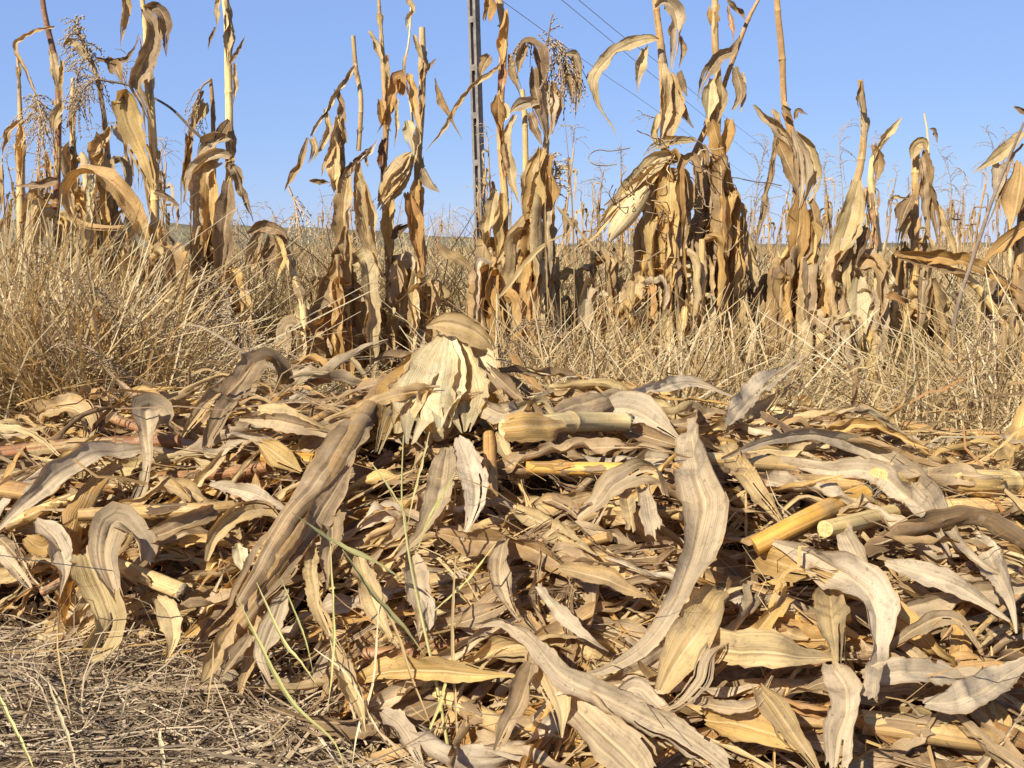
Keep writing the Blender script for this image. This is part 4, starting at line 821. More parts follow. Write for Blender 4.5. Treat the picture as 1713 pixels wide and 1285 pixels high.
corn('big corn plant with dark S shaped leaf and broad leaf curled into a ring', 4.2, [[(231, -40, 6), (241, 20, 9), (250, 140, 12), (255, 220, 14), (259, 310, 14), (260, 480, 16)]],
     [('brown', .5, [(240, 16, 16, 40), (256, 40, 24, 10), (254, 75, 30), (238, 110, 34), (228, 140, 32), (242, 175, 24), (256, 215, 14)], dict(rnd=.95)),
      ('brown', .5, [(240, 14, 14, 60), (262, 12, 22, 40), (275, 30, 24, 0), (276, 62, 20), (278, 95, 6)], dict(rnd=.7)),
      ('gold', .4, [(194, 178, 30, 60), (206, 160, 40, 40), (215, 200, 44), (232, 240, 46), (246, 275, 44), (256, 320, 26)], dict(rnd=.85, wave=.06)),
      ('orange', .4, [(244, 402, 22), (234, 370, 32), (215, 335, 36, 10), (188, 306, 34, 30), (156, 290, 34, 60), (126, 300, 36, 80), (114, 330, 36, 100), (124, 358, 30, 120), (160, 376, 30, 150), (210, 380, 24, 170)], dict(rnd=.8, wave=.05, base=.9)),
      ('gold', .5, [(246, 402, 18), (222, 350, 30), (196, 312, 26), (176, 300, 14)], dict(rnd=.8)),
      ('tan', .5, [(212, -10, 18), (207, 30, 18), (202, 78, 5)]), ('tan', .6, [(250, 195, 8), (235, 65, 6), (224, 85, 5)]),
      ('brown', .8, [(258, 320, 10), (285, 330, 16), (300, 345, 12)])], extras=6, seed=5, husks=[], zr=(.28, .7))
corn('tall straight corn plant with a pale bare stalk and a big drooping hood of leaves', 4.3, [[(374, -60, 11), (377, 0, 12), (381, 35, 13), (382, 105, 13), (384, 210, 13), (386, 265, 12), (380, 340, 14), (372, 500, 15)]],
     [('stalk', 1.5, [(380, 20, 16), (381, 60, 18), (381, 115, 13)]), ('tan', .9, [(368, -10, 10), (364, 20, 12), (363, 45, 5)]), ('grey', .8, [(362, 46, 6), (352, 65, 6), (348, 84, 3)]),
      ('brown', .6, [(385, 108, 7), (396, 88, 7), (410, 62, 7)]), ('tan', .9, [(394, 105, 10), (393, 150, 9), (390, 180, 4)]),
      ('brown', .6, [(384, 200, 8), (372, 220, 22), (360, 240, 14)]), ('grey', .8, [(384, 232, 18), (358, 232, 30), (338, 250, 24), (330, 262, 8)]),
      ('grey', .7, [(388, 262, 16), (360, 258, 24), (335, 275, 26), (318, 300, 22), (308, 340, 14)]), ('grey', .7, [(370, 270, 20), (340, 290, 34), (330, 350, 40), (325, 410, 22)]),
      ('gold', .6, [(352, 265, 16), (350, 320, 30), (346, 380, 26), (342, 430, 10)]), ('brown', .6, [(384, 300, 20), (378, 360, 36), (370, 430, 34), (366, 500, 18)], dict(rnd=.8)),  # long brown leaf: the shade it hangs in is painted into its tone
      ('brown', .7, [(386, 268, 8), (398, 305, 14), (412, 340, 14), (424, 372, 8)], dict(rnd=.6)), ('grey', .6, [(380, 275, 14), (395, 290, 20), (405, 330, 12)])],
     extras=9, seed=6, zr=(.28, .6))
corn('slim corn plant with a drooping brown tassel left of the tall bare stalk', 4.5, [[(352, 132, 6), (355, 165, 7), (357, 230, 8), (356, 330, 11), (352, 470, 12)]],
     [('tan', .8, [(348, 170, 20), (335, 190, 24), (328, 208, 12)]), ('tan', .9, [(340, 150, 8), (325, 200, 10), (314, 260, 12), (306, 300, 10), (303, 350, 5)]), ('gold', .9, [(316, 225, 14), (312, 270, 16), (308, 320, 10)])],
     [dict(axis=[(352, 134), (338, 145), (326, 175), (320, 205)], n=14, len=.10, rnd=.45, droop=.9)], extras=6, seed=7, zr=(.28, .9))
corn('short broken corn plant with a dark folded top, its leaves hanging like a tent', 4.0, [[(425, 385, 9), (470, 388, 13), (478, 420, 13), (495, 470, 13), (508, 520, 13)]],
     [('brown', .5, [(412, 392, 8), (436, 379, 20), (468, 386, 22), (480, 400, 12)], dict(rnd=.6)), ('brown', .4, [(440, 388, 16), (424, 415, 24), (410, 450, 12)], dict(rnd=.9)), ('tan', .9, [(460, 405, 11), (438, 425, 13), (418, 447, 14)], dict(base=1, tip=1)),
      ('brown', .4, [(452, 392, 14), (448, 425, 22), (440, 465, 8)], dict(rnd=.5)), ('gold', .5, [(462, 396, 14), (470, 430, 20), (462, 470, 8)]), ('tan', .5, [(432, 395, 10), (430, 430, 14), (428, 460, 6)])], extras=3, seed=8, zr=(.28, .5))
corn('corn plant with its top snapped over to the left, a tassel hanging from it', 4.1, [[(571, 190, 13), (568, 245, 15), (573, 320, 15), (580, 450, 16), (582, 560, 17)], [(591, 60, 7), (595, 112, 8), (604, 168, 8), (600, 252, 8)]],
     [('stalk', 1.2, [(596, 110, 8), (580, 130, 11), (562, 160, 12), (540, 195, 9), (520, 228, 8)], dict(tip=.9)), ('tan', .8, [(545, 180, 10), (550, 215, 14), (538, 245, 14), (526, 260, 5)]), ('tan', .8, [(522, 228, 14), (528, 250, 16), (515, 275, 8)]),
      ('tan', .9, [(516, 230, 8), (500, 275, 12), (484, 305, 16), (476, 320, 5)]), ('grey', .7, [(562, 148, 12), (572, 190, 16), (580, 240, 10)]), ('stalk', 1.3, [(566, 195, 18), (562, 250, 28), (560, 300, 30), (562, 322, 16)], dict(tip=.8)),
      ('tan', .8, [(560, 240, 12), (545, 275, 12), (538, 295, 8)]), ('brown', .7, [(618, 250, 10), (595, 275, 16), (570, 295, 14), (550, 312, 5)]), ('grey', .6, [(600, 265, 10), (622, 250, 10), (633, 232, 4)]),
      ('grey', .8, [(612, 262, 8), (616, 280, 6)]), ('cream', .5, [(596, 290, 14), (606, 320, 30), (612, 370, 36), (625, 430, 20)]), ('tan', .6, [(598, 270, 12), (605, 340, 28), (622, 420, 24), (645, 470, 8)]), ('tan', .7, [(516, 302, 6), (535, 303, 12), (552, 306, 8)]),
      ('tan', .7, [(585, 280, 14), (575, 340, 34), (578, 420, 36), (584, 470, 14)]), ('grey', .7, [(582, 380, 16), (560, 450, 28), (535, 510, 32), (512, 565, 20)], dict(rnd=.2))],
     [dict(axis=[(482, 312), (490, 330), (496, 350), (494, 372)], n=16, len=.11, rnd=.75, droop=.9, spread=.5)], extras=9, seed=9, zr=(.28, .75))
corn('slender corn plant with a curled orange leaf at the top, left of the pale husk', 4.3, [[(632, -30, 5), (635, 20, 6), (639, 75, 7), (641, 105, 9), (646, 210, 10), (642, 300, 11), (650, 420, 13), (654, 570, 14)]],
     [('tan', .9, [(618, 50, 9), (628, 75, 13), (640, 105, 10)], dict(base=.9)), ('tan', 1.1, [(648, 90, 10), (650, 130, 12), (644, 170, 10)]), ('orange', .7, [(672, 160, 18, 60), (668, 130, 24, 30), (660, 150, 24), (652, 180, 18), (640, 205, 12), (630, 225, 3)]),
      ('gold', .9, [(636, 165, 12), (640, 200, 14), (655, 220, 10)]), ('gold', .7, [(652, 170, 14), (648, 210, 10), (650, 230, 6)]), ('rust', 1.4, [(642, 230, 14), (640, 270, 17), (642, 300, 14)]), ('gold', .7, [(648, 300, 14), (650, 380, 26), (654, 440, 16)])],
     extras=8, seed=10, zr=(.28, .6))
corn('stout corn plant with a broken off top and a pale ear husk drooping from it', 4.2, [[(706, 46, 10), (707, 105, 12), (705, 193, 11), (699, 280, 13), (704, 413, 14), (708, 560, 15)]],
     [('stalk', 1.4, [(706, 100, 14), (706, 150, 15), (704, 200, 11)]), ('tan', .8, [(692, 58, 8), (700, 80, 10), (706, 100, 8)]), ('brown', .7, [(712, 120, 7), (722, 108, 8), (730, 98, 5)]), ('gold', .6, [(685, 122, 16), (688, 150, 18), (695, 190, 12), (702, 220, 8)]),
      ('tan', .8, [(728, 130, 5), (738, 168, 14), (752, 195, 8), (773, 234, 3)]), ('tan', .8, [(665, 165, 8), (664, 210, 8), (660, 250, 4)]), ('cream', 1.0, [(682, 200, 22), (688, 225, 26), (692, 260, 18)]), ('cream', 1.0, [(700, 210, 12), (698, 240, 12), (692, 268, 8)]),
      ('grey', .8, [(705, 278, 16), (715, 295, 24), (726, 312, 20), (736, 322, 6)]), ('orange', .6, [(682, 320, 18), (692, 370, 30), (700, 420, 26), (705, 460, 12)]), ('gold', .7, [(698, 300, 18), (694, 350, 24), (706, 430, 22)]),
      ('grey', .6, [(660, 440, 16), (664, 470, 28), (650, 520, 16)]), ('tan', .6, [(730, 408, 10), (748, 425, 18), (775, 440, 18), (800, 458, 8)]), ('brown', .8, [(655, 400, 10), (670, 385, 20), (690, 372, 14)], dict(rnd=.1))],
     husks=[[(688, 258, 14), (676, 275, 34), (658, 300, 38), (644, 322, 24), (634, 338, 6)]], extras=7, seed=11, zr=(.28, .6))
corn('loose leaf and thin stem hanging at the top edge between two plants', 4.4, [[(690, -60, 3), (685, 60, 3), (676, 122, 4), (690, 200, 4), (700, 420, 5)]],
     [('tan', .8, [(678, -8, 10), (690, 14, 12), (683, 34, 12), (679, 54, 4)])], extras=1, seed=12, sheaths=1, zr=(.28, .4))
corn('tall corn plant beside the pole, swollen sheaths and reddish stalk segments', 4.1, [[(829, -50, 11), (834, 0, 12), (843, 40, 13), (842, 90, 13), (838, 158, 12), (837, 228, 12), (842, 298, 12), (845, 350, 13), (838, 480, 15), (836, 580, 16)]],
     [('gold', .9, [(822, -20, 20), (818, 10, 22), (814, 40, 14)], dict(tip=.9)), ('gold', 1.4, [(846, 15, 18), (845, 55, 34), (842, 90, 26), (840, 110, 14)]), ('rust', 1.5, [(840, 105, 14), (841, 135, 18), (838, 160, 14)]), ('gold', 1.3, [(834, 158, 18), (834, 195, 28), (838, 230, 20), (842, 250, 10)]),
      ('tan', .9, [(846, 100, 10), (828, 120, 10), (790, 143, 11), (768, 175, 11), (750, 207, 14), (730, 232, 9), (712, 253, 3)], dict(wave=.08)), ('tan', .8, [(820, 90, 18), (808, 112, 22), (803, 130, 8)]), ('cream', .7, [(842, 170, 12), (846, 190, 18), (838, 208, 6)]),
      ('rust', 1.5, [(842, 235, 12), (844, 270, 14), (843, 300, 12)]), ('tan', .7, [(850, 90, 10), (862, 130, 18), (872, 165, 14)]), ('tan', .6, [(862, 190, 12), (850, 240, 20), (856, 300, 24), (868, 340, 10)]),
      ('tan', .6, [(828, 320, 18), (820, 370, 30), (812, 430, 28)]), ('gold', .7, [(842, 320, 16), (840, 380, 26), (832, 450, 20)]), ('tan', .6, [(905, 415, 8), (870, 400, 16), (838, 440, 20), (812, 500, 12)])],
     extras=12, seed=13, zr=(.28, .8))
corn('corn plant topped with a dark drooping tassel and a hood of grey brown leaves', 4.0, [[(905, 100, 12), (910, 170, 13), (915, 235, 9), (912, 260, 12), (900, 340, 14), (890, 460, 15), (886, 590, 16)], [(874, 150, 7), (878, 200, 9), (880, 300, 10), (884, 420, 12)]],
     [('brown', .6, [(908, 150, 16), (905, 110, 26), (898, 80, 32, 20), (880, 70, 28, 40), (868, 90, 20, 20)], dict(rnd=.3)), ('grey', .6, [(880, 72, 14), (872, 95, 22), (866, 125, 10)]), ('brown', .8, [(892, 110, 20), (896, 150, 24), (905, 190, 24), (915, 235, 12)], dict(rnd=.7)),
      ('grey', .7, [(912, 135, 22), (916, 175, 34), (918, 210, 28), (914, 240, 8)], dict(rnd=.8)), ('tan', .8, [(925, 135, 16), (930, 180, 24), (924, 225, 10)]), ('brown', .5, [(945, 92, 10), (962, 92, 20, 20), (968, 120, 22), (966, 160, 14), (962, 200, 4)], dict(rnd=1.)),
      ('tan', .6, [(940, 125, 14), (955, 140, 18), (958, 170, 8)]), ('grey', .6, [(902, 172, 16), (880, 172, 22), (862, 180, 22), (853, 190, 10)]), ('brown', .6, [(885, 185, 18), (896, 215, 20), (908, 245, 8)]),
      ('gold', .7, [(910, 245, 14), (900, 290, 34), (890, 350, 40), (886, 420, 24)]), ('tan', .7, [(902, 245, 10), (885, 300, 26), (875, 360, 20)]), ('gold', .7, [(918, 255, 16), (925, 310, 30), (915, 370, 34), (905, 440, 16)]), ('tan', .6, [(900, 345, 12), (860, 390, 20), (830, 440, 18)])],
     [dict(axis=[(912, 110), (916, 70), (921, 40), (923, 30)], n=6, len=.08, rnd=.1, mat='seed', droop=.3, spread=.5), dict(axis=[(905, 95), (915, 75), (935, 80), (945, 100), (950, 125)], n=52, len=.14, rnd=.2, droop=1.1, spread=.9, grain=.008),
      dict(axis=[(905, 80), (890, 72), (872, 72), (866, 85)], n=14, len=.07, rnd=.15, droop=1.0), dict(axis=[(920, 345), (925, 310), (930, 285), (926, 262)], n=26, len=.1, rnd=.9, droop=.5, spread=1.)], extras=12, seed=14, zr=(.28, .85))
corn('tall corn plant with a leaf arching left against the sky, grey hood on top', 4.0, [[(1094, -30, 10), (1098, 18, 11), (1105, 70, 12), (1110, 140, 13), (1112, 231, 14), (1115, 300, 15), (1117, 420, 16), (1122, 580, 17)]],
     [('grey', .7, [(1094, 12, 14, 30), (1112, 2, 24, 20), (1130, 20, 30), (1134, 55, 30), (1128, 95, 22), (1124, 118, 12)], dict(rnd=.7)), ('tan', .6, [(1102, 66, 8, 20), (1082, 66, 20, 20), (1055, 74, 24, 10), (1018, 98, 24), (995, 130, 22), (998, 165, 16, 20), (1014, 195, 11, 40), (1026, 215, 8), (1032, 232, 3)], dict(rnd=.9, wave=.1)),
      ('tan', .6, [(1078, 76, 18), (1070, 110, 22), (1067, 135, 12), (1068, 157, 4)]), ('grey', .8, [(1140, 60, 10), (1142, 90, 12), (1136, 115, 6)]), ('tan', .8, [(1110, 105, 10), (1116, 140, 22), (1112, 190, 28), (1106, 235, 16)]), ('grey', .8, [(1136, 118, 12), (1145, 145, 20), (1150, 162, 10)]),
      ('tan', .7, [(1120, 120, 18), (1128, 160, 32), (1126, 210, 34), (1118, 245, 20)]), ('grey', .7, [(1124, 120, 10), (1135, 175, 22), (1160, 215, 14)]), ('cream', .8, [(1104, 190, 14), (1098, 225, 22), (1100, 250, 10)]),
      ('tan', .7, [(1165, 235, 12), (1130, 238, 20), (1095, 246, 20), (1075, 262, 5)]), ('tan', .7, [(1130, 255, 20), (1098, 268, 34), (1065, 300, 30), (1030, 340, 24), (998, 385, 12)]), ('gold', .7, [(1110, 270, 18), (1070, 310, 30), (1030, 350, 26), (990, 395, 18), (975, 415, 8)]),
      ('grey', .7, [(1080, 290, 16), (1050, 320, 26), (1010, 345, 12)]), ('gold', .7, [(1112, 260, 22), (1114, 330, 34), (1112, 400, 30), (1108, 470, 18)]), ('orange', .6, [(1120, 330, 26), (1124, 400, 34), (1120, 470, 20)])],
     husks=[[(1084, 315, 14), (1066, 335, 34), (1046, 362, 36), (1030, 384, 26), (1020, 403, 6)]], extras=16, seed=15, zr=(.28, 1.0))
corn('corn plant crossed by a long leaning broken stem with a dark folded leaf', 4.1, [[(1196, -30, 10), (1196, 10, 11), (1196, 70, 12), (1201, 122, 11), (1200, 190, 14), (1196, 260, 16), (1192, 400, 17), (1190, 590, 18)], [(1272, -6, 5), (1252, 32, 7), (1227, 98, 8), (1203, 165, 8), (1186, 205, 10), (1160, 260, 10)]],
     [('brown', .6, [(1240, 62, 8), (1225, 85, 16), (1203, 96, 22), (1184, 122, 24), (1172, 150, 14), (1167, 172, 3)], dict(rnd=.9)), ('brown', .6, [(1216, 0, 5), (1232, 12, 14, 30), (1242, 22, 14), (1246, 34, 4)], dict(rnd=.6)), ('rust', .8, [(1218, 10, 6), (1224, 40, 10), (1228, 70, 6)]),
      ('grey', .7, [(1228, 110, 14), (1238, 140, 24), (1238, 165, 24), (1224, 185, 16)], dict(rnd=.5)), ('grey', .7, [(1243, 120, 8), (1244, 160, 10), (1238, 190, 6)]), ('cream', .8, [(1190, 130, 14), (1186, 165, 30), (1184, 200, 26)]), ('tan', .8, [(1204, 125, 12), (1208, 165, 20), (1200, 210, 14)]),
      ('gold', .7, [(1190, 200, 18), (1200, 230, 34), (1212, 270, 30), (1208, 310, 14)]), ('gold', .7, [(1224, 195, 20), (1215, 225, 30), (1206, 270, 24)]), ('grey', .6, [(1166, 262, 18), (1174, 320, 26), (1185, 390, 26), (1200, 450, 24), (1206, 530, 18)], dict(rnd=.8, base=.9, tip=.8)),
      ('tan', .7, [(1176, 240, 16), (1180, 300, 30), (1170, 350, 22)]), ('gold', .7, [(1214, 270, 18), (1220, 340, 34), (1226, 400, 30), (1240, 460, 14)]), ('orange', .7, [(1180, 340, 22), (1170, 410, 34), (1160, 480, 24)]),
      ('tan', .6, [(1222, 350, 14), (1245, 390, 26), (1262, 440, 30), (1268, 480, 14)]), ('grey', .7, [(1180, 560, 24), (1168, 600, 30), (1158, 640, 22)]), ('cream', .6, [(1190, 500, 14), (1188, 560, 22), (1165, 610, 22)]), ('tan', .6, [(1196, 525, 14), (1205, 550, 34), (1216, 548, 14)])],
     extras=17, seed=16, zr=(.28, 1.0))
corn('corn plant with a tall bare upper stalk over a thick bundle of hanging husk leaves', 4.1, [[(1298, -40, 9), (1301, 20, 10), (1308, 88, 11), (1312, 175, 10), (1322, 212, 13), (1332, 280, 17), (1338, 400, 17), (1336, 560, 18)]],
     [('grey', .7, [(1260, 176, 8), (1280, 195, 18), (1304, 216, 26), (1322, 250, 26), (1330, 290, 12)], dict(rnd=.6)), ('tan', .8, [(1292, 182, 8), (1302, 205, 16), (1316, 230, 14)]), ('brown', .7, [(1308, 176, 8), (1316, 184, 14), (1322, 196, 10)]), ('brown', .7, [(1330, 200, 10), (1335, 186, 10), (1352, 192, 3)]),
      ('tan', .7, [(1330, 218, 14), (1352, 245, 34), (1362, 290, 36), (1350, 330, 28), (1340, 350, 10)], dict(rnd=.9)), ('grey', .8, [(1325, 215, 12), (1338, 260, 32), (1342, 310, 40), (1336, 350, 26)], dict(rnd=.9)), ('tan', .7, [(1296, 228, 14), (1312, 258, 28), (1328, 300, 24), (1334, 330, 8)]),
      ('brown', .7, [(1298, 226, 8), (1292, 280, 10), (1280, 340, 12), (1268, 400, 12), (1264, 430, 6)], dict(rnd=.9)), ('tan', .7, [(1300, 228, 6), (1288, 290, 8), (1274, 360, 10), (1262, 420, 5)]), ('gold', .7, [(1340, 330, 26), (1336, 380, 38), (1330, 430, 34), (1324, 470, 18)]),
      ('tan', .7, [(1355, 330, 14), (1366, 380, 22), (1372, 420, 12)]), ('tan', .6, [(1352, 360, 14), (1346, 410, 28), (1328, 450, 20)]), ('gold', .7, [(1320, 440, 20), (1330, 500, 30), (1338, 570, 24)]), ('brown', .6, [(1300, 440, 26), (1312, 480, 34), (1320, 540, 20)])],
     extras=14, seed=17, zr=(.28, .8))
corn('corn plant split into two stems, one topped by a brown sheath', 3.9, [[(1439, 134, 9), (1446, 210, 11), (1439, 280, 12), (1430, 315, 13), (1420, 420, 14), (1414, 590, 15)], [(1490, 222, 7), (1463, 260, 9), (1456, 298, 10), (1463, 368, 13), (1468, 420, 14), (1470, 580, 15)]],
     [('brown', 1.3, [(1441, 134, 12), (1440, 165, 22), (1444, 190, 14)], dict(rnd=1., tip=.8, base=.7)), ('tan', 1.0, [(1509, 197, 4), (1485, 225, 18), (1468, 250, 22), (1460, 275, 14)]), ('tan', .8, [(1460, 240, 12), (1470, 275, 20), (1462, 310, 8)]),
      ('cream', .4, [(1436, 300, 20), (1428, 345, 40), (1415, 390, 42), (1400, 430, 34), (1384, 480, 16)], dict(rnd=.2)), ('grey', .4, [(1442, 320, 14), (1424, 380, 30), (1405, 440, 30)], dict(rnd=.9)), ('rust', 1.4, [(1462, 340, 15), (1464, 380, 18), (1466, 420, 17)]),
      ('cream', .5, [(1436, 462, 26), (1434, 520, 46), (1428, 590, 44), (1424, 650, 34), (1420, 690, 18)], dict(rnd=.8)), ('cream', .5, [(1452, 555, 12), (1462, 590, 26), (1475, 640, 18)]), ('brown', .7, [(1450, 375, 18), (1440, 410, 24), (1430, 450, 14)]),
      ('gold', .7, [(1380, 470, 14), (1375, 530, 26), (1382, 600, 28), (1378, 660, 20)])],
     extras=10, seed=18, zr=(.28, .7))
corn('corn plant with a blunt folded top and stiff leaves spreading down like a skirt', 4.3, [[(1532, 245, 13), (1531, 300, 13), (1530, 400, 14), (1530, 580, 15)], [(1546, 190, 2.5), (1551, 220, 3), (1553, 260, 4), (1552, 330, 6)]],
     [('tan', .8, [(1527, 268, 12), (1532, 246, 22, 20), (1545, 240, 22), (1550, 255, 12)]), ('brown', .7, [(1554, 216, 3), (1564, 220, 9), (1568, 240, 4)]), ('tan', .8, [(1546, 250, 14), (1552, 300, 24), (1562, 360, 22), (1572, 420, 8)]), ('grey', .7, [(1540, 260, 12), (1546, 320, 20), (1556, 400, 14)]),
      ('brown', .6, [(1528, 325, 16), (1514, 355, 30), (1500, 390, 18)], dict(rnd=.4)), ('tan', .8, [(1528, 340, 12), (1512, 385, 22), (1500, 430, 12)]), ('tan', .8, [(1490, 332, 4), (1502, 330, 8), (1520, 332, 6)]), ('tan', .7, [(1558, 325, 10), (1590, 400, 14), (1605, 460, 8)])],
     extras=9, seed=19, zr=(.28, .75))
corn('corn plant at the right edge with broad brown leaf and sharp pale hood', 3.8, [[(1745, 150, 10), (1735, 220, 13), (1722, 300, 14), (1705, 420, 15), (1700, 590, 16)]],
     [('tan', .5, [(1714, 218, 14), (1690, 245, 26), (1660, 268, 22), (1628, 288, 4)], dict(rnd=.8)), ('grey', .7, [(1670, 270, 20), (1668, 300, 26), (1668, 335, 14)], dict(rnd=.9)), ('orange', .4, [(1708, 270, 30), (1706, 310, 48), (1698, 350, 46), (1690, 385, 22)], dict(rnd=.9)),
      ('gold', .6, [(1726, 370, 20), (1695, 395, 26), (1660, 425, 24), (1640, 450, 10)]), ('brown', .9, [(1712, 240, 6), (1690, 270, 7), (1672, 330, 6), (1650, 380, 5)]), ('brown', .7, [(1696, 178, 4), (1712, 186, 10), (1730, 196, 10)])],
     extras=9, seed=20, zr=(.28, .6))
corn('fallen corn stem lying level above the grass at right, a flat tan leaf along it', 3.7, [[(1500, 425, 12), (1560, 440, 13), (1625, 470, 13), (1690, 560, 13), (1700, 600, 13)]],
     [('gold', .6, [(1495, 424, 10), (1550, 428, 26), (1610, 438, 24), (1665, 462, 22), (1725, 500, 16)]), ('tan', .5, [(1500, 430, 6), (1570, 447, 14), (1640, 462, 10)]), ('orange', .8, [(1480, 492, 16), (1500, 500, 14), (1520, 512, 8)])], extras=3, seed=21, zr=(.28, .4))

# short broken plants that fill the row between the tall ones
g = np.random.default_rng(404)
for i, (px, top, D) in enumerate([(820, 430, 4.0), (905, 440, 4.1), (985, 420, 4.2), (1060, 400, 4.1), (1115, 420, 3.9), (1175, 400, 3.9), (1205, 430, 4.2), (1320, 430, 3.9), (1340, 470, 4.0), (862, 440, 4.4), (940, 430, 4.3), (1030, 470, 4.2), (1085, 470, 4.0), (1148, 440, 4.5), (1240, 460, 4.2), (1282, 450, 4.5), (1358, 450, 4.2), (1395, 480, 4.0), (1385, 540, 3.7), (1500, 440, 4.6), (1580, 470, 4.4), (550, 470, 4.6), (672, 460, 4.4), (352, 450, 4.4), (215, 440, 4.4)]):
    where = 'left of the power pole' if px < 790 else 'between the pole and the bare upper stalk' if px < 1330 else 'towards the right edge'
    dx = g.normal(0, 18); bt = 408 + 1165 / D
    zt = max(.25, at(px, top, D)[2])
    corn('short broken corn plant smothered in hanging leaves, ' + where, D, [[(px + dx, top, 10), (px + dx * .6, (top + bt) / 2, 13), (px, bt - 6, 15)]], extras=5, sheaths=2, zr=(min(.3, zt - .08), zt), seed=60 + i, gold=.5, group='short broken corn plants ' + where, extra_w=.06)

# thin dark bent stem and the curly bindweed
def stem_thing(label, cat, pts, D, mat='twig', name='dead_weed', group=None):
    P = np.array([at(x, y, D + (dd[0] if dd else 0)) for x, y, w, *dd in pts]); Wd = np.array([p[2] for p in pts]) * D / FPX / 2
    b = MB(); tube(b, P, Wd, 6, 30, rnd=RNG.random()); return tag(b.build(name, M[mat], origin=P[-1]), label, cat, group)
stem_thing('thin dark bent stem slanting down from the left tassels to the drooping hood', 'weed', [(165, 133, 4), (217, 143, 4), (250, 160, 4), (287, 182, 4.5), (320, 215, 5), (353, 245, 6)], 4.25)
stem_thing('dark bent weed stem standing at the right before the edge plant', 'weed', [(1713, 205, 4), (1690, 260, 5), (1660, 335, 6), (1645, 380, 7), (1625, 440, 7), (1600, 520, 7), (1590, 600, 7)], 3.5, 'twig')
v = empty('bindweed', at(1140, 360, 3.95), 'tangle of thin curly dried bindweed wrapped round two corn plants', 'bindweed')
g = np.random.default_rng(5)
for i in range(26):
    c = np.array([g.uniform(1045, 1225), g.normal(345, 38)]); n = 9; a = g.uniform(0, 6.28) + np.cumsum(g.normal(.2, .5, n)); st = g.uniform(8, 20)
    xy = c + np.cumsum(np.stack([np.cos(a) * st, np.sin(a) * st * .6], 1), 0); P = np.array([at(x, y, 3.93 + g.normal(0, .03)) for x, y in xy])
    b = MB(); tube(b, P, .0022, 4, 26, rnd=g.random()); b.build('tendril', M['twig' if i % 3 else 'straw'], v)

# further corn: full plants copied from a few built ones, smaller and smaller to the right and left
def far_proto(seed, H, parts=True):
    g = np.random.default_rng(seed); root = empty('corn_plant', (0, 0, 0), 'dry corn plant', 'corn plant')
    lean = g.normal(0, .07, 2); zz = np.linspace(0, H, 6); P = np.stack([lean[0] * zz ** 1.5 + g.normal(0, .01, 6), lean[1] * zz ** 1.5, zz], 1)
    b = MB(); k = int(H / .2); tube(b, P, np.linspace(.015, .006, 6), 8, rnd=g.random(), nodes=[(i + .5) / k for i in range(k)]); b.build('stalk', M['stalk'], root)
    for i in range(13):
        z = g.uniform(.25, .98) * H; c = np.array([np.interp(z, zz, P[:, 0]), np.interp(z, zz, P[:, 1]), z]); b = MB()
        hang_leaf(b, g, c, min(g.uniform(.2, .5), z), g.uniform(.02, .05), g.uniform(0, 6.28), g.random(), small=True, twist=60); b.build('leaf', M[LM[g.choice(5, p=[.4, .2, .3, .05, .05])]], root)
    ax = P[-1] + np.array([[0, 0, -.05], [.01, 0, .08], [.04 * g.normal(), 0, .16], [.1 * g.normal(), 0, .2]]); b = MB()
    panicle(b, ax, 12, .15, .5, .006, .6, .9, g, .2, .002, .016); b.build('tassel', M['seed'], root)
    if seed % 2: 
        b = MB(); z = H * .5; c = np.array([np.interp(z, zz, P[:, 0]) + .03, np.interp(z, zz, P[:, 1]) - .02, z]); tube(b, np.array([c, c + [.03, -.01, -.07], c + [.045, -.01, -.16], c + [.05, -.01, -.22]]), [.008, .022, .02, .004], 9, 10, rnd=.6); b.build('husk', M['cream'], root)
    return root
protos = [far_proto(300 + i, h) for i, h in enumerate((1.5, 1.7, 1.35, 1.2, 1.6))]
used = [False] * 5
def place(i, loc, rz, sc, label, group):
    p = protos[i]
    if not used[i]:
        used[i] = True; r = p
    else:
        r = p.copy(); COL.objects.link(r)
        for ch in p.children:
            c = ch.copy(); COL.objects.link(c); c.parent = r
    r.location = [float(t) for t in loc]; r.rotation_euler = (0, 0, rz); r.scale = (sc,) * 3
    r['label'] = label; r['group'] = group
g = np.random.default_rng(91)
spots = []
for (n, x0, x1, d0, d1, where) in ((15, -60, 330, 5.2, 8.5, 'behind the grass at left'), (30, 960, 1760, 5.6, 9, 'behind the front row at right'), (80, 980, 1790, 9, 30, 'far off at right'), (20, -80, 240, 8.5, 18, 'far off at left'), (9, 815, 985, 6, 14, 'behind the dark tassel'), (14, 390, 800, 11, 26, 'far off left of the pole')):
    for _ in range(n):
        D = d0 * (d1 / d0) ** g.random(); px = g.uniform(x0, x1); spots.append((px, D, where))
for (px, D, where) in spots:
    place(int(g.integers(0, 5)), ground_at(px, D), g.uniform(0, 6.28), g.uniform(.62, .95), 'thin dry corn plant with ragged leaves standing ' + where, 'corn plants ' + where)

